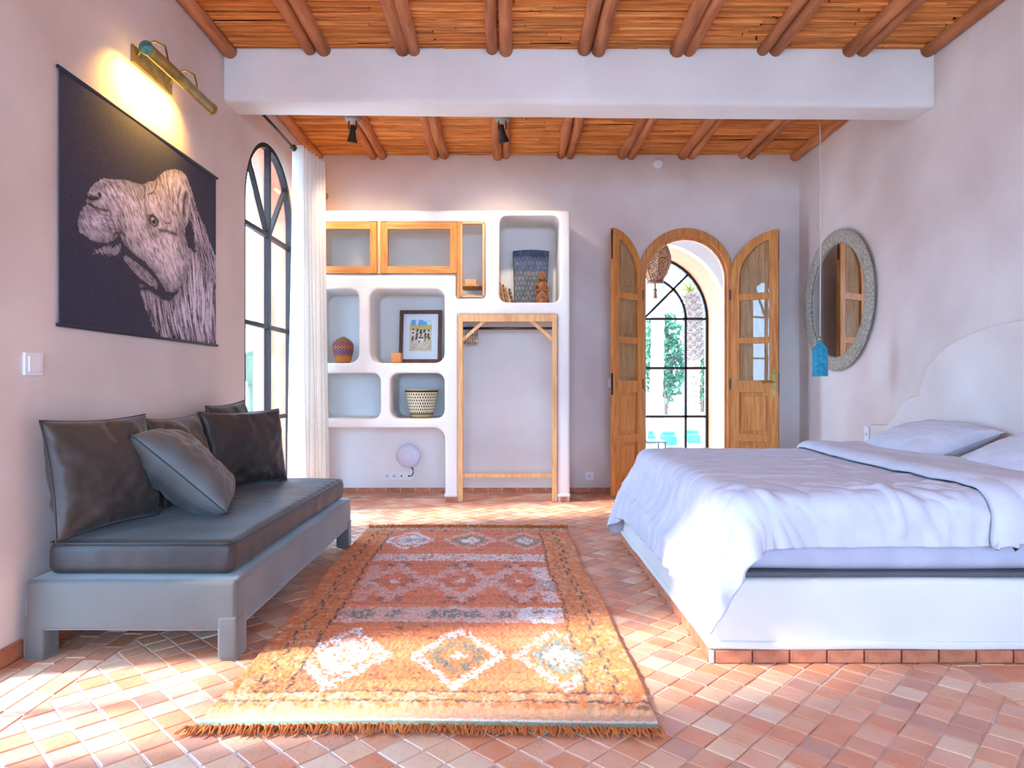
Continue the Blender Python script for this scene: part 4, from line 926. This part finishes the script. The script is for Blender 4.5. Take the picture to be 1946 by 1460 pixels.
# ------------------------------------------------------------------ rug
def rug():
    o = empty('berber_rug', (-.26, 3.5, 0)); tag(o, 'orange shaggy tribal rug with diamond medallions and fringed ends', 'rug')
    X0, X1, Y0, Y1 = -.965, .455, 2.07, 4.95; W_, L_ = X1-X0, Y1-Y0; nu, nv = 300, 600
    u = np.linspace(0, W_, nu); v_ = np.linspace(0, L_, nv); U, V = np.meshgrid(u, v_)
    r = np.random.default_rng(12)
    lin = lambda c: np.array(S(*c)[:3])
    j1 = (vnoise(nu, nv, 110, 1)-.5)*.030; j2 = (vnoise(nu, nv, 110, 2)-.5)*.030
    P, Q = U+j1, V+j2; Qs = V+j2*.25; e = np.minimum(U+j1*.3, W_-U-j1*.3)
    orange, salmon, gold, pink, white, green, dark, cream = [lin(c) for c in ((224, 126, 70), (222, 124, 90), (222, 130, 66), (226, 180, 166), (238, 224, 218), (98, 112, 98), (66, 66, 64), (230, 180, 138))]
    im = np.empty((nv, nu, 3)); im[:] = orange
    big = vnoise(nu, nv, 5, 3)[..., None]; im = im*(1-big*.6)+salmon*(big*.6)
    mid = np.clip((V-.8)/.4, 0, 1)[..., None]; im = im*(1-mid*.6)+salmon*mid*.6
    streak = np.repeat(r.random((nv//6+1, 1)), 6, 0)[:nv]; im *= (.86+.26*streak)[..., None]
    sp = vnoise(nu, nv, 150, 9)
    def put(mask, c, k=1.0, thr=.0):
        nonlocal im
        a = (mask & (sp > thr))[..., None]*k; im = im*(1-a)+c*a
    # golden outer border with dark broken lines
    put(e < .21, gold, .75); put((e < .19) & (vnoise(nu, nv, 60, 14) > .66), cream, .45)
    wig = .010*np.sign(np.sin(V*45)); 
    for d0 in (.105, .205): put(abs(e+wig*(1 if d0 < .15 else .4)-d0) < .0065, dark, .85, .34)
    put((abs(e-.155-.012*np.sin(V*60)) < .005), dark, .55, .5)
    inn = e > .215
    # kilim ends and border lines at both ends
    for vv, far in ((V, 0), (L_-V, 1)):
        q = vv+j2*.2
        put(q < .19, cream, .55); put((q > .10) & (q < .2) & (vnoise(nu, nv, 50, 15) > .5), orange, .8); put(abs(q-.135) < .006, dark, .8, .25); put((abs(q-.2) < .006) & (e > .1), dark, .8, .25)
        put(q < .085, lin((224, 164, 126))); put(q < .052, lin((224, 208, 194))); put(q < .036, lin((128, 150, 126))); put(q < .012, lin((206, 160, 110)))
    # diamonds
    def diamonds(vc, hu, hv, cs_, styles):
        for uc, stl in zip(cs_, styles):
            d = abs(P-uc)/hu+abs(Q-vc)/hv
            put((d < 1.04) & (d > .78) & inn, white if stl != 2 else pink, .85, .32); put((d < .78) & inn, orange, .8)
            qu = np.round((P-uc)/.022)*.022; qv = np.round((Q-vc)/.030)*.030; k = abs(qu)/(hu*.62)+abs(qv)/(hv*.62)
            star = (k < 1.0)
            if stl == 0: put(star, white, .9, .25); put(star & (k < .35), orange, .8); put((k < 1.08) & (k > .95), pink, .6)
            elif stl == 1: put(star, green, .85, .2); put(star & ((abs(qu) < .03) | (abs(qv) < .035)) & (k < .7), orange, .9); put(k < .32, white, .8, .2)
            else: put(star, white, .8, .25); put(star & (k > .62), green, .85, .3); put((abs(qu) < .02) & (k < .5), orange, .8); put((k < .4), white, .7, .4)
    diamonds(.50, .175, .29, (.335, .765, 1.15), (0, 1, 2))
    # light band with dark clumps
    bnd = (V+j2*.4 > .86) & (V+j2*.4 < 1.06) & inn; put(bnd, pink, .85, .2)
    for uc in (.27, .33, .47, .66, .72, .80, .95, 1.10): put(bnd & (np.hypot((P-uc)/.05, (Q-.965)/.055) < 1), green, .8, .45)
    put(bnd & (U > 1.0) & (vnoise(nu, nv, 30, 17) > .6), white, .8)
    # stepped medallions
    zone = (V > 1.1) & (V < 1.86) & inn
    for uc in (.40, .735, 1.03):
        qu = np.round((P-uc)/.045)*.045; qv = np.round((Q-1.48)/.075)*.075; k = abs(qu)/.20+abs(qv)/.36
        put(zone & (k < 1) & (k > .52), pink, .8, .28); put(zone & (k < 1.06) & (k > .97), dark, .6, .45); put(zone & (k < .2), white, .7, .3); put(zone & (k < .52) & (k > .42), dark, .4, .5)
    put((V > 1.15) & (V < 1.8) & (P > .23) & (P < .30), pink, .7, .35); put((V > 1.15) & (V < 1.75) & (P > 1.12) & (P < 1.20), white, .7, .35); put((V > 1.3) & (V < 1.5) & (P > 1.12) & (P < 1.20), green, .6, .5)
    put((V+j2*.4 > 1.88) & (V+j2*.4 < 2.04) & inn, white, .75, .3); put((abs(V+j2*.4-1.96) < .035) & inn & (np.sin(P*38) > .2), green, .55, .5)
    diamonds(2.40, .17, .26, (.36, .75, 1.1), (0, 2, 2))
    put((np.hypot((P-.36)/.12, (Q-2.40)/.06) < 1), lin((120, 140, 150)), .6, .5)
    # worn speckle of dark wool rows
    rowd = (np.repeat(r.random((nv//3+1, nu//8+1)), 3, 0)[:nv]); rowd = np.repeat(rowd, 8, 1)[:, :nu]
    a = ((rowd > .982) & (V > .1))[..., None]*.55; im = im*(1-a)+dark*.8*a
    im *= (.80+.40*vnoise(nu, nv, 230, 19))[..., None]
    hgt = .010+.010*vnoise(nu, nv, 170, 23)+.006*vnoise(nu, nv, 40, 24); endz = np.clip((np.minimum(V, L_-V)-.085)/.02, 0, 1); sidez = np.clip(np.minimum(U, W_-U)/.012, 0, 1)
    hgt = .006+(hgt)*endz*sidez
    wob = lambda y: .012*np.sin(y*2.1+.4)+.006*np.sin(y*6.3)
    Xw = X0+U+(.028-.056*(1-U/W_))*0+wob(V)+np.where(U < W_/2, -.035*np.clip((V-.3)/2, 0, 1), -.03*np.clip((V-1.2)/2, 0, 1))
    vs = np.stack([Xw.ravel()+.26, (Y0+V+.012*np.sin(U*3)).ravel()-3.5, hgt.ravel()], 1)
    fs = [(j*nu+i, j*nu+i+1, (j+1)*nu+i+1, (j+1)*nu+i) for j in range(nv-1) for i in range(nu-1)]
    p = raw('pile', vs, fs, mat('rug_wool', (1, 1, 1, 1), rough=0.95, attr='Col', spec=.1, bump=.6, bscale=260, sheen=.2), o, True); col_attr(p.data, im.reshape(-1, 3))
    box('backing', X0+.26+.02, X1+.26-.06, Y0-3.5+.01, Y1-3.5-.01, .0012, .005, mat('rug_backing', S(190, 140, 100), rough=.95), o)
    mb = MB()
    for end in (0, 1):
        n = 190
        for k in range(n):
            t = k/(n-1); idx = int(t*(nu-1))+(nv-1)*nu*end; base = Vector((vs[idx][0], vs[idx][1], .006)); s_ = -1 if end == 0 else 1
            for q in range(2):
                ln = random.uniform(.03, .062); dx = random.uniform(-.022, .03)+(-.02 if t < .06 else 0)
                mb.tube([base, base+Vector((dx*.4, s_*ln*.45, .010+random.uniform(0, .008))), base+Vector((dx, s_*ln, .004))], [.0042, .0038, .0018], 5)
    tag(mb.build('fringe', mat('fringe_wool', S(196, 110, 52), S(168, 82, 34), rough=.95, vscale=30), o, True), kind='stuff')
rug()

# ------------------------------------------------------------------ bed
m_linen = mat('grey_white_linen', S(214, 210, 216), S(204, 200, 208), rough=0.85, vscale=8, bump=.15, bscale=220)
m_sheet = mat('lilac_grey_sheet', S(196, 190, 200), S(184, 178, 190), rough=0.85, vscale=8, bump=.1, bscale=200)
m_box = mat('dark_box_spring', S(96, 92, 94), rough=.9)
bd_ = empty('bed_platform', (1.78, 3.56, 0)); tag(bd_, 'white plaster bed platform with terracotta brick foot and scalloped headboard', 'bed platform')
pl = lambda p: p+Vector((nz(p, 3, .006), nz(p+Vector((3, 3, 3)), 3, .006), nz(p+Vector((9, 1, 4)), 3, .004)))
v, f = rounded(.765, XR-.012, 2.572, 4.55, .05, .312, .022, .07, 4, pl); kid(raw('plinth', v, f, m_plaster_w, None, True), bd_)
v, f = rounded(.752, XR-.012, 2.560, 4.562, .05, .082, .012, .07, 3, pl); kid(raw('ledge', v, f, m_plaster_w, None, True), bd_)
kid(box('core', .775, XR-.01, 2.582, 4.54, .001, .06, m_grout), bd_)
brick_row(bd_, (.762, 2.573), (XR, 2.573), (0, -1), .14, .049, .013, .016); brick_row(bd_, (.772, 2.575), (.772, 4.56), (-1, 0), .14, .049, .013)
kid(box('brick', .758, .774, 2.561, 2.574, .002, .049, m_grout, bevel=.002), bd_)
def headboard():
    half = [(1.56, .0), (1.56, .748), (1.34, .755), (1.27, .79), (1.20, .86), (1.13, .93), (1.06, .962), (.96, .975), (.94, .99)]
    half += [(.94*math.cos(t)**.9 if math.cos(t) > 0 else 0, .99+.40*math.sin(t)) for t in [PI/2*i/14 for i in range(1, 15)]]
    pts = [(3.56+a, z) for a, z in half]+[(3.56-a, z) for a, z in reversed(half[:-1])]
    pts = [p for p in pts if p[0] > 2.2]
    o = MB().prism(pts, lambda u, v_, n: Vector((n, u, v_)), 2.715, XR-.004).build('headboard', m_plaster, None, bevel=.014, seg=3, autosm=False)
    kid(o, bd_)
headboard()
ms = empty('bed_mattress', (1.82, 3.56, .313)); tag(ms, 'thick mattress in a lilac-grey sheet on the bed platform', 'mattress')
v, f = rounded(.87, 2.71, 2.605, 4.50, .334, .575, .055, .05, 4, lambda p: p+Vector((0, .012*noise.noise(Vector((p.x*2, p.z*8, 1))), nz(p, 2, .008)))); kid(raw('sheet', v, f, m_sheet, None, True), ms)
v, f = rounded(.90, 2.71, 2.60, 4.50, .315, .333, .006, .1, 2); kid(raw('box_spring', v, f, m_box, None, True), ms)
def drape():
    """let a flat sheet fall over the mattress and the platform (position based cloth)"""
    NX_, NY_ = 84, 108; r = np.random.default_rng(7)
    gx, gy = np.meshgrid(np.linspace(.54, 2.24, NX_), np.linspace(2.485, 4.80, NY_))
    p = np.stack([gx, gy+.015*(gx-1.4), np.full_like(gx, .635)+.010*vnoise(NX_, NY_, 12, 5)], 2)
    old = p.copy(); dx = gx[0, 1]-gx[0, 0]; dy = gy[1, 0]-gy[0, 0]
    ex = 1.0+.05*vnoise(NX_, NY_, 9, 6)+.05*vnoise(NX_, NY_, 20, 16); ey = 1.0+.05*vnoise(NX_, NY_, 9, 8)+.05*vnoise(NX_, NY_, 20, 18)     # slack cloth: gives the folds
    cons = []
    def add(si, sj, k):
        a = (slice(0, NY_-sj), slice(0, NX_-si)) if si >= 0 else (slice(0, NY_-sj), slice(-si, NX_))
        b = (slice(sj, NY_), slice(si, NX_)) if si >= 0 else (slice(sj, NY_), slice(0, NX_+si))
        rest = np.sqrt((si*dx*ex[a])**2+(sj*dy*ey[a])**2); cons.append((a, b, rest[..., None], k))
    for si, sj, k in ((1, 0, .32), (0, 1, .32), (1, 1, .14), (-1, 1, .14), (2, 0, .02), (0, 2, .02), (4, 0, .012), (0, 4, .012)): add(si, sj, k)
    boxes = [((1.83, 3.553, .440), (.97, .953, .155), .06), ((1.80, 3.56, .150), (1.05, 1.0, .172), .02)]
    for step in range(260):
        vel = (p-old)*.965; old = p.copy(); p = p+vel; p[..., 2] -= .00035
        for it in range(10):
            acc = np.zeros_like(p)
            for a, b, rest, k in cons:
                d = p[b]-p[a]; l = np.linalg.norm(d, axis=2, keepdims=True)+1e-9; c = d*((l-rest)/l)
                if k < .1: c = np.where(l < rest, c, 0)      # stiffness against bending only pushes apart
                acc[a] += c*k*.5; acc[b] -= c*k*.5
            p = p+acc*.85
        for c, h, rr in boxes:
            q = p-np.array(c); hh = np.array(h)-rr; ab = np.abs(q)-hh; out = np.maximum(ab, 0); lo = np.linalg.norm(out, axis=2); dist = lo+np.minimum(ab.max(2), 0)-rr
            g = np.where((lo > 1e-6)[..., None], out/(lo[..., None]+1e-9), (ab == ab.max(2, keepdims=True)).astype(float))*np.sign(q)
            hit = dist < .012; p = np.where(hit[..., None], p+g*(.012-dist)[..., None], p)
            t = (p-old); t = t-g*(t*g).sum(2, keepdims=True); p = np.where(hit[..., None], p-t*.75, p)
        p[..., 2] = np.maximum(p[..., 2], .02)
    # finer grid, then sharp creases of the linen
    def up(q):
        k = 3; ny, nx = q.shape[:2]; y = np.linspace(0, ny-1, (ny-1)*k+1); x = np.linspace(0, nx-1, (nx-1)*k+1)
        yi = np.minimum(y.astype(int), ny-2); xi = np.minimum(x.astype(int), nx-2); fy = (y-yi)[:, None, None]; fx = (x-xi)[None, :, None]
        return (q[yi][:, xi]*(1-fx)+q[yi][:, xi+1]*fx)*(1-fy)+(q[yi+1][:, xi]*(1-fx)+q[yi+1][:, xi+1]*fx)*fy
    P_ = up(p); gU = up(gx[..., None])[..., 0]; gV = up(gy[..., None])[..., 0]
    for _ in range(3): P_[1:-1, 1:-1] = .5*P_[1:-1, 1:-1]+.125*(P_[:-2, 1:-1]+P_[2:, 1:-1]+P_[1:-1, :-2]+P_[1:-1, 2:])
    tu = np.gradient(P_, axis=1); tv = np.gradient(P_, axis=0); nr = np.cross(tu, tv); nr /= np.linalg.norm(nr, axis=2, keepdims=True)+1e-9
    h = np.zeros(gU.shape)
    def crease(x0, y0, ang, ln, wd, amp):
        pts = [(x0+math.cos(ang+b_*t)*ln*t, y0+math.sin(ang+b_*t)*ln*t) for b_ in [r.uniform(-.4, .4)] for t in [i/5 for i in range(6)]]
        d = dist_line(pts, gU, gV); return amp*np.exp(-(d/wd)**2)
    for k in range(64):      # along the near side, running down and towards the head
        x0 = r.uniform(.75, 2.0); h += crease(x0, r.uniform(2.60, 2.95), -PI/2+r.uniform(.1, .9), r.uniform(.15, .4), r.uniform(.012, .03), r.uniform(-.009, .010))
    for k in range(40):      # over the foot edge
        h += crease(r.uniform(.7, 1.0), r.uniform(2.6, 4.6), PI+r.uniform(-.7, .7), r.uniform(.12, .35), r.uniform(.012, .03), r.uniform(-.008, .009))
    for k in range(34):      # on top, towards the head
        h += crease(r.uniform(1.0, 2.1), r.uniform(2.8, 4.5), r.uniform(-.5, .5)+PI, r.uniform(.2, .6), r.uniform(.012, .035), r.uniform(-.006, .007))
    return P_+nr*h[..., None]
duv = drape()
du = empty('duvet', (1.45, 3.56, .6)); tag(du, 'rumpled pale grey duvet draped over the bed with its top turned back', 'duvet')
NYd, NXd = duv.shape[:2]
dv = duv.copy(); dv[..., 2] += .012
def grid_mesh(name, arr, parent, sub, thick):
    ny, nx = arr.shape[:2]; fs = [(j*nx+i, j*nx+i+1, (j+1)*nx+i+1, (j+1)*nx+i) for j in range(ny-1) for i in range(nx-1)]
    o = raw(name, arr.reshape(-1, 3), fs, m_linen, None, True); kid(o, parent)
    m_ = o.modifiers.new('thickness', 'SOLIDIFY'); m_.thickness = thick; m_.offset = 1
    if sub: m_ = o.modifiers.new('smooth', 'SUBSURF'); m_.levels = sub; m_.render_levels = sub
    return o
grid_mesh('cover', dv, du, 0, .014)
def turned_back():
    """the strip of duvet folded back towards the foot: follows the cover a little above it"""
    dv_ = dv.copy()
    for _ in range(14): dv_[1:-1, 1:-1] = .25*(dv_[:-2, 1:-1]+dv_[2:, 1:-1]+dv_[1:-1, :-2]+dv_[1:-1, 2:])
    gx = np.gradient(dv_, axis=1); gy = np.gradient(dv_, axis=0); nrm = np.cross(gx, gy); nrm /= np.linalg.norm(nrm, axis=2, keepdims=True)+1e-9
    M_ = 90; out = np.zeros((NYd, M_, 3))
    for j in range(NYd):
        t = j/(NYd-1); i0 = (NXd-1)*(.74+.06*t+.012*math.sin(t*9)); ii = np.linspace(i0, NXd-1, M_)
        k = np.clip(ii.astype(int), 0, NXd-2); fr_ = (ii-k)[:, None]
        p = dv_[j, k]*(1-fr_)+dv_[j, k+1]*fr_; n_ = nrm[j, k]; n_ = n_/(np.linalg.norm(n_, axis=1, keepdims=True)+1e-9)
        s = np.linspace(0, 1, M_); h = .022+.036*np.sqrt(np.clip(1-(1-np.clip(s/.16, 0, 1))**2, 0, 1))*(1-.35*s)+.006*np.sin(s*9+t*14)*s
        out[j] = p+n_*h[:, None]
    for _ in range(8): out[1:-1] = (out[:-2]+2*out[1:-1]+out[2:])/4
    grid_mesh('turned_back_edge', out, du, 0, .012)
turned_back()
Gp = 'pillows at the head of the bed'
cushion('bed_pillow', (2.45, 4.06, .70), (0, 1, 0), (.93, 0, .36), .74, .50, .20, m_linen, 'white pillow by the far side of the headboard', Gp, 3.3, pinch=.04, wr=.9, piped=m_linen)
cushion('bed_pillow', (2.45, 3.12, .70), (0, 1, 0), (.93, 0, .36), .74, .50, .20, m_linen, 'white pillow at the near side of the headboard, partly cut off by the picture', Gp, 6.1, pinch=.04, wr=.9, piped=m_linen)

# ------------------------------------------------------------------ round mirror in a wrapped straw frame
def mirror():
    o = empty('round_mirror', (XR-.004, 5.77, 1.755)); tag(o, 'large round wall mirror in a wrapped grey straw frame', 'mirror')
    n, k = 320, 10; vs = []; fs = []
    for i in range(n):
        a = 2*PI*i/n; b = 1.0 if i % 2 else .93
        for j in range(k):
            t = 2*PI*j/k; rr = .535+.062*b*math.cos(t); dx = -.03-.028*b*math.sin(t); vs.append((dx, rr*math.cos(a), rr*math.sin(a)))
    fs = [(i*k+j, i*k+(j+1) % k, ((i+1) % n)*k+(j+1) % k, ((i+1) % n)*k+j) for i in range(n) for j in range(k)]
    raw('frame', vs, fs, mat('grey_straw', S(186, 178, 160), S(140, 132, 116), rough=.85, vscale=60, bump=.4, bscale=120), o, False)
    MB().lathe([(.50, .0), (.50, .012), (.49, .014)], (-.012, 0, 0), 64, M=Matrix.Rotation(-PI/2, 3, 'Y')).build('glass', mat('mirror_glass', (.92, .92, .92, 1), rough=.01, metal=1.0), o)
mirror()
# ------------------------------------------------------------------ turquoise pendant lamp by the bed
pd = empty('pendant_lamp', (2.287, 5.0, 1.11)); tag(pd, 'turquoise beaded bell pendant lamp on a long cord near the mirror', 'pendant lamp')
MB().tube([(0, 0, .255), (.004, 0, .9), (.0, 0, 2.14)], .0045, 8).build('cord', mat('cord', S(206, 192, 178), rough=.8), pd, True)
m_tq = mat('turquoise_beads', S(48, 160, 180), S(22, 118, 146), rough=.5, vscale=50, bump=.4, bscale=160)
vs = []; fs = []; prof = [(.012, .262), (.016, .245), (.03, .225), (.046, .205), (.052, .185), (.053, .10), (.054, .0)]; n = 56
for r, z in prof: vs += [((r*(1.0 if k % 2 else .93))*math.cos(2*PI*k/n), (r*(1.0 if k % 2 else .93))*math.sin(2*PI*k/n), z-(.006 if k % 2 and z == 0 else 0)) for k in range(n)]
fs = [(i*n+k, i*n+(k+1) % n, (i+1)*n+(k+1) % n, (i+1)*n+k) for i in range(len(prof)-1) for k in range(n)]
raw('shade', vs, fs, m_tq, pd, False)
MB().lathe([(.008, .285), (.014, .28), (.014, .262), (.008, .256)], n=14).build('cap', m_brass, pd, True)
# ------------------------------------------------------------------ filigree lantern in the vestibule
ln_ = empty('lantern', (1.575, 7.3, 2.12)); tag(ln_, 'faceted bronze filigree lantern with tassel hanging beyond the door', 'lantern')
m_fil = mat('bronze_filigree', S(176, 128, 92), S(84, 54, 40), rough=.5, metal=.3, vscale=70, bump=.8, bscale=90, lo=.42, hi=.58)
m_rib = mat('bronze', S(128, 86, 60), rough=.4, metal=.6)
prof = [(.075, .02), (.085, .05), (.13, .12), (.168, .22), (.165, .30), (.13, .40), (.07, .46), (.03, .48)]; n = 8
vs = [(r*math.cos(2*PI*k/n), r*math.sin(2*PI*k/n), z) for r, z in prof for k in range(n)]
for k in range(n):
    raw('panel', [vs[i*n+q % n] for i in range(len(prof)) for q in (k, k+1)], [(2*i, 2*i+1, 2*i+3, 2*i+2) for i in range(len(prof)-1)], m_fil, ln_)
    MB().tube([Vector(vs[i*n+k])*1.01 for i in range(len(prof))], .005, 6).build('rib', m_rib, ln_, True)
MB().lathe([(.09, .0), (.094, .012), (.086, .024)], n=24).build('base_ring', m_rib, ln_, True)
MB().tube([(0, 0, .48), (0, 0, 1.03)], .006, 6).build('chain', m_rib, ln_)
MB().lathe([(.006, .0), (.006, -.05), (.018, -.055), (.02, -.075), (.014, -.085), (.024, -.15), (.02, -.155)], n=14).build('tassel', m_rib, ln_, True)

# ------------------------------------------------------------------ garden seen through the windows
m_leaf = [mat('leaf_%d' % i, c, d, rough=.6, vscale=3, objrand=.2, island=True, transl=.25) for i, (c, d) in enumerate(((S(58, 104, 62), S(34, 72, 44)), (S(70, 120, 84), S(40, 86, 66)), (S(150, 142, 50), S(110, 116, 40))))]
m_bark = mat('palm_bark', S(126, 96, 80), S(78, 56, 46), rough=.9, vscale=9, stretch=(2, 2, 5), bump=.8, bscale=12)
m_pale = mat('pale_trunk', S(150, 132, 118), S(130, 112, 98), rough=.9, vscale=4)
def leaves(mb, c, R, n, size, rr):
    for _ in range(n):
        while True:
            p = Vector((rr.uniform(-1, 1), rr.uniform(-1, 1), rr.uniform(-1, 1)))
            if .25 < p.length < 1: break
        p = Vector((p.x*R[0], p.y*R[1], p.z*R[2]))+Vector(c)
        a = Vector((rr.uniform(-1, 1), rr.uniform(-1, 1), rr.uniform(-.6, 1))).normalized(); b = a.orthogonal().normalized(); b.rotate(Matrix.Rotation(rr.uniform(0, 6.3), 3, a)); s = size*rr.uniform(.6, 1.3)
        cc = a.cross(b)*.006
        mb.add([p, p+a*s*.45+b*s*.22, p+a*s, p+a*s*.45-b*s*.22], [(0, 1, 2, 3)])
def bush(loc, R, label, n, size, mi, seed, group='garden shrubs'):
    rr = random.Random(seed); o = empty('shrub', loc); tag(o, label, 'shrub', group)
    mb = MB(); leaves(mb, (0, 0, R[2]+.35), R, n, size, rr); tag(mb.build('foliage', m_leaf[mi], o), kind='stuff')
    for k in range(5):
        a = rr.uniform(0, 6.3); MB().tube([(.1*math.cos(a), .1*math.sin(a), 0), (R[0]*.3*math.cos(a), R[1]*.3*math.sin(a), .5+R[2]*.4), (R[0]*.6*math.cos(a), R[1]*.6*math.sin(a), .4+R[2]*1.2)], [.05, .035, .015], 6).build('stem', m_bark, o, True)
GZ = -.1
bush((4.6, 29.5, GZ), (.9, .7, 1.6), 'dark green shrub left of the pale trunk in the garden window', 1500, .28, 1, 3)
bush((5.85, 25.6, GZ), (.8, .7, 1.8), 'dense green shrub right of the pale trunk in the garden window', 1700, .28, 0, 4)
bush((7.9, 28, GZ), (.8, .8, 1.6), 'green shrub behind the palm trunk in the garden window', 1100, .28, 0, 5)
bush((3.0, 33, GZ), (1.6, 1.2, 2.6), 'tall hazy green shrub at the back of the garden', 1500, .35, 1, 6)
def palm(loc, h, r, label, frond, fr_n, seed, mi=0, trunk=m_bark):
    rr = random.Random(seed); o = empty('palm_tree', loc); tag(o, label, 'palm tree', 'garden palms')
    n = 40; MB().tube([(.08*math.sin(i/n*2.5), 0, h*i/n) for i in range(n+1)], [r*(1.25 if i < 3 else 1)*(1+.12*(i % 2)) for i in range(n+1)], 14).build('trunk', trunk, o)
    for z in range(int(h*7)):
        if z/7 < h*.45: continue
        q = MB()
        for k in range(7):
            a = 2*PI*(k+.5*(z % 2))/7; p = Vector((.08*math.sin(z/7/h*2.5)+r*math.cos(a), r*math.sin(a), z/7)); d = Vector((math.cos(a), math.sin(a), .9)).normalized()
            q.bar(p, p+d*.22, .12, .03, (0, 0, 1))
        q.build('leaf_stub', trunk, o)
    for k in range(fr_n):
        a = 2*PI*k/fr_n+rr.uniform(-.2, .2); up = rr.uniform(.3, 1.2); mb = MB(); pts = []
        for i in range(9):
            t = i/8; pts.append(Vector((math.cos(a)*frond*t, math.sin(a)*frond*t, h+frond*(up*t-1.0*t*t))))
        mb.tube(pts, [.03*(1-.8*i/8) for i in range(9)], 5)
        for i in range(1, 9):
            for s_ in (-1, 1):
                for w_ in (0, .5):
                    p = pts[i-1].lerp(pts[i], w_); sd_ = Vector((-math.sin(a), math.cos(a), -.5)).normalized()*s_; f_ = (pts[i]-pts[i-1]).normalized()
                    e_ = p+(sd_*.75+f_*.5)*frond*.28*(1-abs(i/8-.45)); mb.add([p-f_*.03, p+f_*.03, e_], [(0, 1, 2)])
        tag(mb.build('frond', m_leaf[mi], o), kind=None)
palm((6.45, 24, GZ), 4.4, .24, 'shaggy brown palm with yellow crown in the garden window', 1.5, 16, 8, 2)
palm((4.55, 21, GZ), 8.0, .19, 'slim pale trunk palm in the garden window', 2.4, 14, 9, 1, m_pale)
bush((7.4, 20, GZ), (.35, .35, .35), 'small yellow-green shrub at the foot of the palm', 260, .2, 2, 15)
m_teal = mat('teal_canvas', S(30, 150, 150), S(20, 128, 132), rough=.8, vscale=5)
for i, (x, y, lb) in enumerate(((2.70, 13.2, 'teal garden cushion half hidden beside the low table'), (3.06, 13.0, 'teal garden cushion in the middle of the garden window'), (3.62, 13.4, 'teal garden cushion farthest toward the peach arch'))):
    o = empty('garden_cushion', (x, y, GZ)); tag(o, lb, 'cushion', 'teal garden cushions')
    v, f = rounded(-.13, .13, -.2, .2, .001, .20, .06, .08, 3, lambda p: p+Vector((0, 0, .02*math.sin(p.y*9)))); raw('cover', v, f, m_teal, o, True)
    v, f = rounded(-.12, .12, -.07, .07, .17, .25, .04, .06, 3); raw('bolster', v, f, m_teal, o, True)
tb = empty('garden_table', (2.02, 10.2, GZ)); tag(tb, 'low dark metal garden table outside the arched window', 'table')
MB().box(-.3, .3, -.25, .25, .29, .31).build('top', m_dark, tb)
for sx in (-.28, .28):
    for sy in (-.23, .23): MB().box(sx-.012, sx+.012, sy-.012, sy+.012, .001, .29).build('leg', m_dark, tb)
pt_ = empty('garden_pot', (2.0, 10.2, GZ+.311)); tag(pt_, 'pale pink pot standing on the low garden table', 'pot')
MB().lathe([(.07, 0), (.085, .02), (.10, .12), (.105, .14), (.095, .14), (.08, .03)], n=20).build('body', mat('pink_pot', S(206, 150, 150), rough=.8), pt_, True)
# outside the left window: a rendered pillar and plants
pp = empty('garden_pillar', (-3.12, 8.6, GZ)); tag(pp, 'salmon rendered pillar outside the steel window', 'pillar')
m_pil = mat('pillar_render', S(168, 80, 60), S(150, 68, 50), rough=.85, vscale=4)
v, f = rounded(-.065, .065, -.065, .065, .001, 4.2, .012, .5, 2); raw('shaft', v, f, m_pil, pp, True); v, f = rounded(-.12, .12, -.12, .12, .001, .3, .01, .3, 1); raw('foot', v, f, m_pil, pp)
bush((-5.6, 11.6, GZ), (.9, .9, 1.6), 'leafy green shrub behind the salmon pillar outside the window', 1300, .24, 0, 21)
bush((-3.9, 14.5, GZ), (1.0, 1.0, 2.3), 'taller blue-green shrub far outside the steel window', 1300, .3, 1, 22)
def banana(loc, seed, label):
    rr = random.Random(seed); o = empty('banana_plant', loc); tag(o, label, 'plant')
    for k in range(9):
        a = 2*PI*k/9+rr.uniform(-.3, .3); L_ = rr.uniform(1.0, 1.5); pts = [Vector((math.cos(a)*L_*t*.75, math.sin(a)*L_*t*.75, 1.1+L_*(1.1*t-.85*t*t))) for t in [i/8 for i in range(9)]]
        sd_ = Vector((-math.sin(a), math.cos(a), 0)); mb = MB(); vs = []
        for i, p in enumerate(pts): wd = .17*math.sin(PI*min(1, i/8*.95+.04)); vs += [p-sd_*wd+Vector((0, 0, .04)), p, p+sd_*wd+Vector((0, 0, .04))]
        mb.add(vs, [(3*i+j, 3*i+j+1, 3*i+j+4, 3*i+j+3) for i in range(8) for j in range(2)]); mb.build('leaf', m_leaf[0], o, True)
    MB().tube([(0, 0, 0), (.02, 0, .6), (0, 0, 1.15)], [.1, .08, .05], 10).build('stem', m_leaf[0], o, True)
banana((-3.65, 9.7, GZ), 5, 'broad-leaved banana plant outside the steel window')
